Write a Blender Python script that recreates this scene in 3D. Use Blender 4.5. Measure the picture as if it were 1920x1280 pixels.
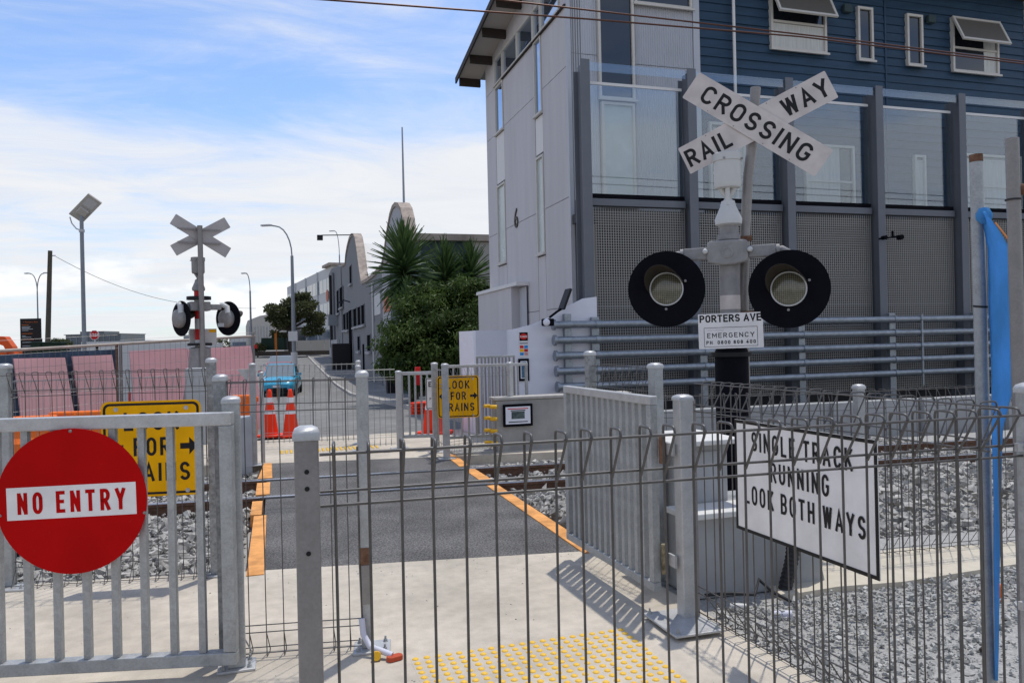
import bpy, math, random
from mathutils import Vector, Matrix
random.seed(11)
R = math.radians
for o in list(bpy.data.objects): bpy.data.objects.remove(o)
sc = bpy.context.scene
C = sc.collection

# ------------------------------------------------------------------ camera
CAM_H, FPX, YAW, ROLL = 1.42, 1450.0, R(17), math.atan(.0225)
cam = bpy.data.cameras.new('camera'); cam.sensor_width = 36; cam.lens = FPX / 1920 * 36
cam.clip_start = .05; cam.clip_end = 3000
camo = bpy.data.objects.new('camera', cam); C.objects.link(camo); sc.camera = camo
camo.matrix_world = Matrix.Translation((0, 0, CAM_H)) @ Matrix.Rotation(-YAW, 4, 'Z') @ Matrix.Rotation(R(90), 4, 'X') @ Matrix.Rotation(-ROLL, 4, 'Z')

# ------------------------------------------------------------------ light
SUN = Vector((.21, .23, 1)).normalized()
world = bpy.data.worlds.new('World'); sc.world = world; world.use_nodes = True
sc.view_settings.view_transform = 'Standard'; sc.view_settings.look = 'None'
sc.view_settings.gamma = 1; sc.view_settings.use_curve_mapping = False
sc.view_settings.exposure = 0.2
sl = bpy.data.lights.new('sun', 'SUN'); sl.energy = 2.7; sl.angle = R(1.0); sl.color = (1, .96, .89)
so = bpy.data.objects.new('sun', sl); C.objects.link(so); so.location = (5, 5, 30)
so.rotation_euler = SUN.to_track_quat('Z', 'Y').to_euler()
def build_sky():
    nt = world.node_tree; N = nt.nodes; L = nt.links
    for n in list(N): N.remove(n)
    out = N.new('ShaderNodeOutputWorld'); bg = N.new('ShaderNodeBackground'); bg.inputs['Strength'].default_value = .138
    sky = N.new('ShaderNodeTexSky'); sky.sky_type = 'NISHITA'; sky.sun_disc = False
    sky.sun_elevation = math.asin(SUN.z); sky.sun_rotation = math.atan2(SUN.x, SUN.y)
    sky.air_density = 1.0; sky.dust_density = .6; sky.ozone_density = 2.0
    tc = N.new('ShaderNodeTexCoord'); sep = N.new('ShaderNodeSeparateXYZ'); L.new(tc.outputs['Generated'], sep.inputs[0])
    def m(op, a, b=None, c=None):
        n = N.new('ShaderNodeMath'); n.operation = op
        for i, x in enumerate((a, b, c)):
            if x is None: continue
            if isinstance(x, (int, float)): n.inputs[i].default_value = x
            else: L.new(x, n.inputs[i])
        return n.outputs[0]
    z = m('MAXIMUM', sep.outputs[2], 0.0)
    dz = m('ADD', z, .10)
    px = m('DIVIDE', sep.outputs[0], dz); py = m('DIVIDE', sep.outputs[1], dz)
    cmb = N.new('ShaderNodeCombineXYZ'); L.new(px, cmb.inputs[0]); L.new(py, cmb.inputs[1])
    mp = N.new('ShaderNodeMapping'); L.new(cmb.outputs[0], mp.inputs[0])
    mp.inputs['Rotation'].default_value = (0, 0, R(-12)); mp.inputs['Location'].default_value = (2.4, 9.3, .4)
    mp.inputs['Scale'].default_value = (.6, 1.0, 1)
    def noise(scale, det, rough, dist, src):
        n = N.new('ShaderNodeTexNoise'); n.inputs['Scale'].default_value = scale; n.inputs['Detail'].default_value = det
        n.inputs['Roughness'].default_value = rough; n.inputs['Distortion'].default_value = dist; L.new(src, n.inputs['Vector']); return n.outputs[0]
    n1 = noise(.62, 7, .56, .6, mp.outputs[0]); n2 = noise(2.3, 10, .66, .9, mp.outputs[0])
    mp3 = N.new('ShaderNodeMapping'); L.new(cmb.outputs[0], mp3.inputs[0]); mp3.inputs['Rotation'].default_value = (0, 0, R(22)); mp3.inputs['Scale'].default_value = (1.0, 3.2, 1); mp3.inputs['Location'].default_value = (1.3, .2, 0)
    n4 = noise(1.5, 9, .62, .7, mp3.outputs[0])
    cov = m('ADD', m('ADD', m('MULTIPLY', n1, .50), m('MULTIPLY', n2, .30)), m('MULTIPLY', n4, .26))
    veil = N.new('ShaderNodeMapRange'); veil.interpolation_type = 'SMOOTHSTEP'; L.new(m('ADD', z, m('MULTIPLY', m('SUBTRACT', n4, .5), .16)), veil.inputs[0])
    veil.inputs[1].default_value = .20; veil.inputs[2].default_value = .31; veil.inputs[3].default_value = .21; veil.inputs[4].default_value = 0.0
    thin = N.new('ShaderNodeMapRange'); thin.interpolation_type = 'SMOOTHSTEP'; L.new(z, thin.inputs[0])
    thin.inputs[1].default_value = .03; thin.inputs[2].default_value = .20; thin.inputs[3].default_value = .10; thin.inputs[4].default_value = 0.0
    cov = m('SUBTRACT', m('ADD', cov, veil.outputs[0]), thin.outputs[0])
    mr = N.new('ShaderNodeMapRange'); mr.interpolation_type = 'SMOOTHSTEP'; L.new(cov, mr.inputs[0])
    mr.inputs[1].default_value = .41; mr.inputs[2].default_value = .72; mr.inputs[3].default_value = .06; mr.inputs[4].default_value = .97
    # heaped small clouds near the horizon
    mp2 = N.new('ShaderNodeMapping'); L.new(tc.outputs['Generated'], mp2.inputs[0]); mp2.inputs['Scale'].default_value = (1, 1, 2.6)
    n3 = noise(5.0, 7, .55, .2, mp2.outputs[0])
    band = m('MULTIPLY', m('SUBTRACT', 1.0, m('MINIMUM', m('ABSOLUTE', m('DIVIDE', m('SUBTRACT', sep.outputs[2], .07), .09)), 1.0)), 1.0)
    mr2 = N.new('ShaderNodeMapRange'); mr2.interpolation_type = 'SMOOTHSTEP'; L.new(m('MULTIPLY', n3, m('POWER', band, .35)), mr2.inputs[0])
    mr2.inputs[1].default_value = .46; mr2.inputs[2].default_value = .56; mr2.inputs[3].default_value = 0; mr2.inputs[4].default_value = .75
    # pale grey-blue veil low down
    mx = N.new('ShaderNodeMixRGB'); L.new(mr.outputs[0], mx.inputs[0]); 
    tint = N.new('ShaderNodeMixRGB'); tint.blend_type = 'MULTIPLY'; tint.inputs[0].default_value = 1; L.new(sky.outputs[0], tint.inputs[1]); tint.inputs[2].default_value = (.88, 1.02, 1.22, 1); L.new(tint.outputs[0], mx.inputs[1])
    shade = N.new('ShaderNodeMixRGB'); L.new(n2, shade.inputs[0]); shade.inputs[1].default_value = (4.8, 5.0, 5.35, 1); shade.inputs[2].default_value = (6.05, 6.05, 6.1, 1)
    L.new(shade.outputs[0], mx.inputs[2])
    mx2 = N.new('ShaderNodeMixRGB'); L.new(mr2.outputs[0], mx2.inputs[0]); L.new(mx.outputs[0], mx2.inputs[1]); mx2.inputs[2].default_value = (6.8, 6.8, 6.8, 1)
    L.new(mx2.outputs[0], bg.inputs[0]); L.new(bg.outputs[0], out.inputs[0])
build_sky()

# ------------------------------------------------------------------ survey helpers (photo pixel + a known distance -> a place on site)
def ray(px, py):
    x = (px - 960) / FPX; y = (py - 640) / FPX
    a = x * math.cos(ROLL) - y * math.sin(ROLL); b = x * math.sin(ROLL) + y * math.cos(ROLL)
    return Vector((a * math.cos(YAW) + math.sin(YAW), -a * math.sin(YAW) + math.cos(YAW), -b))
def at(px, py, d): return Vector((0, 0, CAM_H)) + ray(px, py) * d
def onz(px, py, z=0): r = ray(px, py); return Vector((0, 0, CAM_H)) + r * ((z - CAM_H) / r.z)
def onv(px, py, v): r = ray(px, py); return Vector((0, 0, CAM_H)) + r * (v / r.y)
def onu(px, py, u): r = ray(px, py); return Vector((0, 0, CAM_H)) + r * (u / r.x)

# ------------------------------------------------------------------ mesh helpers
class MB:
    def __init__(s): s.v = []; s.f = []
    def add(s, vs, fs, M=None):
        o = len(s.v)
        s.v += [tuple(M @ Vector(p)) for p in vs] if M else [tuple(p) for p in vs]
        s.f += [tuple(i + o for i in f) for f in fs]; return s
    def box(s, x0, x1, y0, y1, z0, z1, M=None):
        return s.add([(x0,y0,z0),(x1,y0,z0),(x1,y1,z0),(x0,y1,z0),(x0,y0,z1),(x1,y0,z1),(x1,y1,z1),(x0,y1,z1)],
                     [(0,3,2,1),(4,5,6,7),(0,1,5,4),(1,2,6,5),(2,3,7,6),(3,0,4,7)], M)
    def tube(s, pts, r, n=6, M=None, cap=True):
        pts = [Vector(p) for p in pts]; rs = r if isinstance(r, (list, tuple)) else [r] * len(pts)
        vs = []; fs = []; ref = None
        for i, p in enumerate(pts):
            t = ((pts[i+1] - p) if i < len(pts)-1 else (p - pts[i-1]))
            if 0 < i < len(pts)-1: t = (pts[i+1] - p).normalized() + (p - pts[i-1]).normalized()
            t = t.normalized() if t.length > 1e-9 else Vector((0,0,1))
            if ref is None: ref = Vector((1,0,0)) if abs(t.x) < .8 else Vector((0,1,0))
            a = (ref - t * ref.dot(t)).normalized(); b = t.cross(a); ref = a
            for k in range(n):
                w = 2 * math.pi * k / n
                vs.append(p + (a * math.cos(w) + b * math.sin(w)) * rs[i])
        for i in range(len(pts)-1):
            for k in range(n):
                fs.append((i*n+k, i*n+(k+1) % n, (i+1)*n+(k+1) % n, (i+1)*n+k))
        if cap: fs += [tuple(range(n-1, -1, -1)), tuple((len(pts)-1)*n+k for k in range(n))]
        return s.add(vs, fs, M)
    def lathe(s, prof, n=24, M=None):
        vs = []; fs = []
        for r, z in prof:
            for k in range(n):
                w = 2*math.pi*k/n; vs.append((r*math.cos(w), r*math.sin(w), z))
        for i in range(len(prof)-1):
            for k in range(n): fs.append((i*n+k, i*n+(k+1) % n, (i+1)*n+(k+1) % n, (i+1)*n+k))
        if prof[0][0] > 1e-6: fs.append(tuple(range(n-1, -1, -1)))
        if prof[-1][0] > 1e-6: fs.append(tuple((len(prof)-1)*n+k for k in range(n)))
        return s.add(vs, fs, M)
    def prism(s, poly, h0, h1, M=None):
        n = len(poly)
        return s.add([(x,y,h0) for x,y in poly]+[(x,y,h1) for x,y in poly],
                     [tuple(range(n-1,-1,-1)), tuple(range(n,2*n))]+[(i,(i+1)%n,n+(i+1)%n,n+i) for i in range(n)], M)
    def ring(s, outer, inner, h0, h1, M=None):
        n = len(outer); vs = [(x,y,h0) for x,y in outer]+[(x,y,h0) for x,y in inner]+[(x,y,h1) for x,y in outer]+[(x,y,h1) for x,y in inner]; fs = []
        for i in range(n):
            j = (i+1) % n
            fs += [(2*n+i,2*n+j,3*n+j,3*n+i),(i,j,2*n+j,2*n+i),(n+j,n+i,3*n+i,3*n+j),(j,i,n+i,n+j)]
        return s.add(vs, fs, M)
def mesh(name, mb, mat, smooth=0):
    me = bpy.data.meshes.new(name); me.from_pydata(mb.v, [], mb.f); me.update()
    if mat: me.materials.append(mat)
    if smooth:
        for p in me.polygons: p.use_smooth = True
        me.set_sharp_from_angle(angle=R(smooth))
    return me
def link(name, me, parent=None, loc=None, rot=None):
    o = bpy.data.objects.new(name, me); C.objects.link(o)
    if parent:
        o.parent = parent
    if loc is not None: o.location = loc
    if rot is not None: o.rotation_euler = rot
    return o
def mk(name, mb, mat, parent=None, smooth=0, bev=0, local=False):
    """mb in world coordinates (local=False: parent empties are unrotated) or in the parent's own frame"""
    o = link(name, mesh(name, mb, mat, smooth), parent)
    if parent and not local: o.location = -parent.location if parent.parent is None else (0, 0, 0)
    if bev:
        b = o.modifiers.new('bevel', 'BEVEL'); b.width = bev; b.segments = 2; b.limit_method = 'ANGLE'; b.angle_limit = R(40)
    return o
def tag(o, label, cat, group=None, kind=None):
    if label: o['label'] = label
    if cat: o['category'] = cat
    if group: o['group'] = group
    if kind: o['kind'] = kind
    return o
def thing(name, label, cat, loc=(0,0,0), rotz=0, group=None):
    o = bpy.data.objects.new(name, None); C.objects.link(o); o.location = loc; o.rotation_euler = (0,0,rotz); o.empty_display_size = .1
    return tag(o, label, cat, group)
def struct(name, mb, mat, smooth=0, kind='structure'):
    o = mk(name, mb, mat, smooth=smooth); o['kind'] = kind; return o
def rrect(w, h, r, n=5, cx=0, cy=0):
    pts = []
    for sx, sy, a in ((1,1,0),(-1,1,90),(-1,-1,180),(1,-1,270)):
        for k in range(n+1):
            w_ = R(a + 90*k/n); pts.append((cx+sx*(w/2-r)+r*math.cos(w_), cy+sy*(h/2-r)+r*math.sin(w_)))
    return pts
def circ(r, n=32, cx=0, cy=0): return [(cx+r*math.cos(2*math.pi*k/n), cy+r*math.sin(2*math.pi*k/n)) for k in range(n)]
T = Matrix.Translation
def RX(a): return Matrix.Rotation(a, 4, 'X')
def RY(a): return Matrix.Rotation(a, 4, 'Y')
def RZ(a): return Matrix.Rotation(a, 4, 'Z')
UP = RX(R(90))      # takes a drawing in xy to the xz plane, its face to -y

# ------------------------------------------------------------------ materials
def mat(name, col, rough=.6, metal=0, var=.0, scale=8, bump=0, bscale=60, spec=.22, col2=None, det=4, coat=0, stretch=None, dirt=0, dscale=None, wear=0, wcol=(.55,.53,.50)):
    m = bpy.data.materials.new(name); m.use_nodes = True; nt = m.node_tree; N = nt.nodes; L = nt.links
    p = N['Principled BSDF']; p.inputs['Roughness'].default_value = rough; p.inputs['Metallic'].default_value = metal
    p.inputs['Specular IOR Level'].default_value = spec; p.inputs['Coat Weight'].default_value = coat
    p.inputs['Base Color'].default_value = (*col, 1)
    tc = N.new('ShaderNodeTexCoord'); src = tc.outputs['Object']
    if stretch:
        mp = N.new('ShaderNodeMapping'); mp.inputs['Scale'].default_value = stretch; L.new(src, mp.inputs[0]); src = mp.outputs[0]
    if var or col2:
        n = N.new('ShaderNodeTexNoise'); n.inputs['Scale'].default_value = scale; n.inputs['Detail'].default_value = det; n.inputs['Roughness'].default_value = .62; L.new(src, n.inputs['Vector'])
        r = N.new('ShaderNodeValToRGB'); L.new(n.outputs[0], r.inputs[0]); e = r.color_ramp.elements
        a = col if col2 else tuple(c*(1-var) for c in col); b = col2 if col2 else tuple(min(1, c*(1+var)) for c in col)
        e[0].position = .33; e[0].color = (*a, 1); e[1].position = .67; e[1].color = (*b, 1)
        oc = r.outputs[0]
        if dirt:
            n2 = N.new('ShaderNodeTexNoise'); n2.inputs['Scale'].default_value = dscale or scale*.17; n2.inputs['Detail'].default_value = 6; L.new(src, n2.inputs['Vector'])
            mr = N.new('ShaderNodeMapRange'); L.new(n2.outputs[0], mr.inputs[0]); mr.inputs[1].default_value = .38; mr.inputs[2].default_value = .62; mr.inputs[3].default_value = 1-dirt; mr.inputs[4].default_value = 1.0
            mu = N.new('ShaderNodeMixRGB'); mu.blend_type = 'MULTIPLY'; mu.inputs[0].default_value = 1; L.new(oc, mu.inputs[1]); L.new(mr.outputs[0], mu.inputs[2]); oc = mu.outputs[0]
        if wear:
            n4 = N.new('ShaderNodeTexNoise'); n4.inputs['Scale'].default_value = 26; n4.inputs['Detail'].default_value = 9; n4.inputs['Roughness'].default_value = .7; n4.inputs['Distortion'].default_value = 1.2; L.new(tc.outputs['Object'], n4.inputs['Vector'])
            m4 = N.new('ShaderNodeMapRange'); L.new(n4.outputs[0], m4.inputs[0]); m4.inputs[1].default_value = .64; m4.inputs[2].default_value = .74; m4.inputs[3].default_value = 0; m4.inputs[4].default_value = wear
            w4 = N.new('ShaderNodeMixRGB'); L.new(m4.outputs[0], w4.inputs[0]); L.new(oc, w4.inputs[1]); w4.inputs[2].default_value = (*wcol, 1); oc = w4.outputs[0]
        L.new(oc, p.inputs['Base Color'])
        rr = N.new('ShaderNodeMapRange'); L.new(n.outputs[0], rr.inputs[0]); rr.inputs[3].default_value = max(.05, rough-.08); rr.inputs[4].default_value = min(1, rough+.1); L.new(rr.outputs[0], p.inputs['Roughness'])
    if bump:
        n3 = N.new('ShaderNodeTexNoise'); n3.inputs['Scale'].default_value = bscale; n3.inputs['Detail'].default_value = 5; L.new(src, n3.inputs['Vector'])
        bp = N.new('ShaderNodeBump'); bp.inputs['Strength'].default_value = bump; bp.inputs['Distance'].default_value = .01; L.new(n3.outputs[0], bp.inputs['Height']); L.new(bp.outputs[0], p.inputs['Normal'])
    return m
def galv(name, col, var=.22, scale=150, rough=.48, metal=.35):
    m = bpy.data.materials.new(name); m.use_nodes = True; nt = m.node_tree; N = nt.nodes; L = nt.links; p = N['Principled BSDF']
    p.inputs['Metallic'].default_value = metal; p.inputs['Roughness'].default_value = rough
    tc = N.new('ShaderNodeTexCoord'); v = N.new('ShaderNodeTexVoronoi'); v.inputs['Scale'].default_value = scale; L.new(tc.outputs['Object'], v.inputs['Vector'])
    n = N.new('ShaderNodeTexNoise'); n.inputs['Scale'].default_value = 11; n.inputs['Detail'].default_value = 8; n.inputs['Roughness'].default_value = .68; L.new(tc.outputs['Object'], n.inputs['Vector'])
    ad = N.new('ShaderNodeMath'); ad.operation = 'ADD'
    sp = N.new('ShaderNodeSeparateColor'); L.new(v.outputs['Color'], sp.inputs[0]); mu = N.new('ShaderNodeMath'); mu.operation = 'MULTIPLY'; L.new(sp.outputs[0], mu.inputs[0]); mu.inputs[1].default_value = .16
    L.new(mu.outputs[0], ad.inputs[0]); L.new(n.outputs[0], ad.inputs[1])
    r = N.new('ShaderNodeValToRGB'); L.new(ad.outputs[0], r.inputs[0]); e = r.color_ramp.elements
    e[0].position = .38; e[0].color = (*[c*(1-var) for c in col], 1); e[1].position = .80; e[1].color = (*[min(1, c*(1+var)) for c in col], 1)
    L.new(r.outputs[0], p.inputs['Base Color'])
    rr = N.new('ShaderNodeMapRange'); L.new(n.outputs[0], rr.inputs[0]); rr.inputs[3].default_value = rough-.1; rr.inputs[4].default_value = rough+.15; L.new(rr.outputs[0], p.inputs['Roughness'])
    return m
def glassmat(name, tint, refl, trans_col, rough=.02):
    m = bpy.data.materials.new(name); m.use_nodes = True; nt = m.node_tree; N = nt.nodes; L = nt.links
    for n in list(N): N.remove(n)
    out = N.new('ShaderNodeOutputMaterial'); tr = N.new('ShaderNodeBsdfTransparent'); tr.inputs[0].default_value = (*trans_col, 1)
    gl = N.new('ShaderNodeBsdfGlossy'); gl.inputs['Roughness'].default_value = rough; gl.inputs[0].default_value = (*tint, 1)
    fr = N.new('ShaderNodeLayerWeight'); fr.inputs[0].default_value = .5; pw = N.new('ShaderNodeMath'); pw.operation = 'POWER'; L.new(fr.outputs['Facing'], pw.inputs[0]); pw.inputs[1].default_value = 4.0
    mm = N.new('ShaderNodeMath'); mm.operation = 'MULTIPLY_ADD'; mm.use_clamp = True; L.new(pw.outputs[0], mm.inputs[0]); mm.inputs[1].default_value = .8; mm.inputs[2].default_value = refl
    mx = N.new('ShaderNodeMixShader'); L.new(mm.outputs[0], mx.inputs[0]); L.new(tr.outputs[0], mx.inputs[1]); L.new(gl.outputs[0], mx.inputs[2]); L.new(mx.outputs[0], out.inputs[0])
    return m
M = dict(
 concrete=mat('concrete', (.52,.46,.375), .85, var=.10, scale=11, bump=.3, bscale=140, dirt=.20, dscale=1.5, wear=.28, wcol=(.30,.26,.21)),
 concrete_edge=mat('concrete_edge', (.40,.38,.35), .85, var=.12, scale=12, bump=.3, bscale=90),
 cement=mat('cement_wall', (.34,.33,.31), .85, var=.12, scale=4, bump=.2, bscale=60, dirt=.2),
 asphalt=mat('asphalt', (.045,.043,.041), .9, col2=(.235,.225,.215), scale=75, bump=.8, bscale=120, det=3, dirt=.34, dscale=1.6),
 road=mat('road', (.20,.195,.185), .9, var=.18, scale=2.2, bump=.3, bscale=80, dirt=.15),
 footpath=mat('footpath', (.26,.25,.235), .9, var=.12, scale=2, dirt=.2),
 ground=mat('ground', (.18,.17,.15), .95, var=.25, scale=.8, bump=.4, bscale=20),
 gravelbed=mat('gravel_bed', (.24,.235,.22), .95, col2=(.42,.41,.39), scale=70, bump=.9, bscale=60),
 stone=mat('stone', (.24,.24,.225), .9, col2=(.50,.49,.46), scale=14, det=2),
 ballast=mat('ballast', (.17,.165,.152), .9, col2=(.52,.495,.45), scale=11, det=3),
 orange=mat('orange_paint', (.76,.35,.11), .8, var=.12, scale=16, bump=.5, bscale=120, dirt=.28, dscale=5, wear=.8, wcol=(.16,.13,.11)),
 tactile=mat('tactile', (.75,.46,.06), .55, var=.08, scale=30),
 galv=galv('galvanised', (.35,.36,.36)), galv_d=galv('galvanised_dull', (.25,.235,.225), var=.14), galv_l=galv('galvanised_light', (.45,.45,.445), var=.15, rough=.42),
 galv_s=galv('galvanised_spangle', (.27,.275,.275), var=.45, scale=70),
 wire=galv('wire', (.105,.098,.092), var=.25, scale=30, rough=.42, metal=.35),
 wire_l=galv('wire_light', (.22,.22,.215), var=.2, rough=.45),
 rust=mat('rust', (.11,.05,.03), .85, col2=(.21,.12,.075), scale=25, bump=.3),
 railsteel=mat('rail_steel', (.09,.05,.035), .7, col2=(.16,.09,.06), scale=20, metal=.2), railtop=mat('rail_top', (.52,.52,.52), .25, metal=.9, var=.1),
 red=mat('sign_red', (.47,.0015,.002), .55, var=.05, scale=3, spec=.08, dirt=.12, dscale=4, wear=.25, wcol=(.5,.18,.16)), white=mat('sign_white', (.80,.77,.75), .45, var=.05, scale=9, dirt=.10, dscale=5, wear=.35, wcol=(.42,.38,.33)), yellow=mat('sign_yellow', (.86,.42,.002), .5, var=.06, scale=7, spec=.1, dirt=.12, dscale=4, wear=.3, wcol=(.5,.33,.1)),
 signwhite2=mat('crossbuck_white', (.63,.565,.525), .5, var=.05, scale=6, dirt=.12, dscale=6, wear=.3, wcol=(.33,.29,.25)), black=mat('sign_black', (.012,.012,.013), .45), rednote=mat('red_print', (.6,.02,.02), .5),
 matblack=mat('matt_black', (.006,.006,.009), .75, var=.2, scale=10, spec=.06), lens=None, castgrey=mat('cast_grey', (.27,.26,.255), .6, var=.14, scale=12, bump=.15, bscale=70),
 bell=mat('bell_white', (.56,.56,.545), .45, var=.04, scale=6), signback=mat('sign_back', (.42,.39,.38), .5, metal=.1, var=.08, scale=6), boxgrey=mat('box_grey', (.36,.37,.38), .55, var=.08, scale=4),
 cabinet=mat('cabinet_grey', (.35,.355,.355), .55, var=.08, scale=5, dirt=.12), cabtop_sunlit=mat('cabinet_top_sunlit', (.62,.61,.58), .6, var=.05),  # housing top: sunlight on the grey box is put into this paler colour
 rubber=mat('rubber', (.015,.015,.015), .7), conduit=mat('conduit', (.03,.03,.032), .5),
 fascia=mat('panel_grey', (.56,.535,.54), .6, var=.045, scale=2.0, dirt=.10, stretch=(2.5,2.5,.3)), infill=mat('infill_panel', (.72,.70,.68), .6, var=.02), corr=mat('corrugated_sheet', (.47,.48,.51), .45, metal=.1, var=.04, scale=2),
 blueboard=mat('blue_weatherboard', (.030,.064,.110), .5, var=.16, scale=2.5, stretch=(.6,1,3), dirt=.18, dscale=.8), cream=mat('cream_frame', (.58,.55,.50), .5, var=.03), curtain=mat('curtain', (.55,.55,.52), .9, var=.12, scale=9, stretch=(6,6,.3)),
 rafters=mat('rafter_brown', (.045,.035,.03), .7), soffit=mat('soffit', (.42,.39,.35), .7), roofgrey=mat('roof_metal', (.22,.23,.24), .5, metal=.3),
 column=mat('column_grey', (.15,.16,.18), .55, metal=.1, var=.06, scale=2), screen=mat('screen_mesh', (.36,.35,.33), .5, metal=.2), parkwall=mat('parking_wall', (.07,.07,.074), .85, var=.2, scale=1.5), pipe=galv('pipe_galv', (.27,.30,.335), var=.22, scale=40, rough=.35, metal=.6),
 glass=glassmat('screen_glass', (.80,.86,.93), .12, (.92,.95,.96)), winglass=mat('window_glass', (.012,.016,.022), .04, spec=.9), frost=mat('frosted_glass', (.50,.56,.54), .25, var=.12, scale=1.2), skyglass=mat('sky_glass', (.42,.52,.66), .03, metal=.9, spec=1),
 lilac=mat('hoarding_paint', (.58,.58,.66), .55, var=.03, scale=2, dirt=.06), lilac2=mat('hoarding_bright', (.72,.72,.78), .5, var=.02), yellowplug=mat('yellow_hook', (.75,.42,.02), .5), paper=mat('paper', (.70,.71,.76), .6), photo=mat('map_print', (.03,.045,.05), .5, col2=(.12,.16,.15), scale=18),
 leaf=mat('leaf', (.025,.05,.012), .55, col2=(.12,.18,.04), scale=1.6, spec=.25, det=6), leaf2=mat('leaf_dull', (.045,.058,.024), .6, col2=(.12,.13,.052), scale=1.2), yucca=mat('yucca_leaf', (.028,.065,.026), .42, col2=(.10,.16,.05), scale=1.4), bark=mat('bark', (.07,.055,.045), .9, var=.3, scale=8, bump=.6, bscale=30), twig=mat('dry_leaf', (.20,.15,.07), .8, var=.3),
 wgrey=mat('warehouse_grey', (.20,.205,.215), .75, var=.05, scale=.6, dirt=.1), wlight=mat('warehouse_light', (.38,.38,.39), .75, var=.04, scale=.7), wcap=mat('parapet_cap', (.36,.30,.25), .85, var=.25, scale=3), darkwin=mat('dark_window', (.010,.011,.013), .9, spec=0), roofwhite=mat('roof_white', (.62,.61,.58), .6, var=.05, stretch=(1,8,1), scale=2), roofrust=mat('roof_rust', (.20,.17,.145), .85, col2=(.36,.31,.27), scale=3, stretch=(1,6,1)), teal=mat('teal_wall', (.045,.07,.075), .7, var=.1, scale=1), brickred=mat('salmon_panel', (.50,.17,.11), .7, var=.06),
 offwhite=mat('white_building', (.55,.55,.54), .7, var=.03, scale=.4), bandglass=mat('band_glass', (.10,.14,.19), .12, spec=.8, var=.2, scale=.5), beige=mat('beige_wall', (.50,.47,.42), .75, var=.04), officeglass=mat('office_glass', (.025,.05,.085), .1, spec=.8, var=.4, scale=.4),
 carblue=mat('car_blue', (.03,.33,.50), .25, coat=.8), carred=mat('car_red', (.42,.07,.07), .3, coat=.6), carsilver=mat('car_silver', (.42,.43,.45), .3, metal=.5, coat=.5), carglass=mat('car_glass', (.16,.19,.20), .06, spec=1), carblack=mat('car_black', (.01,.01,.012), .5), headlamp=mat('headlamp', (.7,.72,.75), .12, spec=.8),
 cone=mat('cone_orange', (.85,.045,.01), .55), coneband=mat('cone_band', (.72,.70,.70), .4), barrier=mat('barrier_orange', (.78,.16,.02), .6, var=.1, scale=5), pink=mat('pink_panel', (.84,.53,.54), .8, var=.06, scale=2, dirt=.1), scrim=mat('blue_scrim', (.09,.14,.20), .8, var=.3, scale=3), tarp=mat('blue_tarp', (.13,.43,.80), .85, var=.12, scale=5, bump=.5, bscale=60, spec=.08),
 timber=mat('timber_pole', (.09,.08,.06), .9, var=.25, scale=5, stretch=(6,6,.6)), lamppost=mat('lamp_post', (.24,.26,.28), .5, metal=.3, var=.06), lamphead=mat('lamp_head', (.50,.50,.50), .4), solar=mat('solar_back', (.46,.43,.39), .6, var=.08), greenbin=mat('bin_green', (.012,.030,.018), .6), charcoal=mat('charcoal', (.018,.018,.02), .6), board=mat('black_board', (.014,.011,.012), .5), orangeprint=mat('orange_print', (.45,.10,.015), .5), copper=mat('contact_wire', (.10,.045,.03), .5, metal=.5), signred=mat('stop_red', (.50,.01,.015), .5), redband=mat('red_band', (.5,.02,.02), .5), multicol=mat('print_blue', (.02,.25,.6), .5), digger=mat('digger_orange', (.62,.10,.02), .5), straw=mat('orange_stake', (.42,.13,.02), .7), timberrail=mat('weathered_tube', (.42,.36,.31), .7, var=.15, scale=5), skin=mat('white_wall_text', (.5,.5,.48), .8))
def translucent(m, k):
    nt = m.node_tree; N = nt.nodes; L = nt.links; p = N['Principled BSDF']; out = [n for n in N if n.type == 'OUTPUT_MATERIAL'][0]
    tr = N.new('ShaderNodeBsdfTranslucent'); mx = N.new('ShaderNodeMixShader'); mx.inputs[0].default_value = k
    l = p.inputs['Base Color'].links
    if l: L.new(l[0].from_socket, tr.inputs[0])
    else: tr.inputs[0].default_value = p.inputs['Base Color'].default_value
    L.new(p.outputs[0], mx.inputs[1]); L.new(tr.outputs[0], mx.inputs[2]); L.new(mx.outputs[0], out.inputs[0])
for n_, k_ in (('pink',.45),('tarp',.4),('leaf',.3),('leaf2',.3),('yucca',.15),('scrim',.3)): translucent(M[n_], k_)
def lensmat():
    m = mat('lens', (.36,.35,.25), .2, spec=.7); nt = m.node_tree; N = nt.nodes; L = nt.links; p = N['Principled BSDF']
    tc = N.new('ShaderNodeTexCoord'); b = N.new('ShaderNodeTexBrick'); b.offset = 0; b.inputs['Scale'].default_value = 1; b.inputs['Brick Width'].default_value = .014; b.inputs['Row Height'].default_value = .014; b.inputs['Mortar Size'].default_value = .0022
    mp = N.new('ShaderNodeMapping'); mp.inputs['Rotation'].default_value = (R(90), 0, 0); L.new(tc.outputs['Object'], mp.inputs[0]); L.new(mp.outputs[0], b.inputs['Vector'])
    b.inputs['Color1'].default_value = (.21,.20,.145,1); b.inputs['Color2'].default_value = (.16,.155,.11,1); b.inputs['Mortar'].default_value = (.06,.055,.035,1); L.new(b.outputs[0], p.inputs['Base Color'])
    return m
M['lens'] = lensmat()

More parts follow.
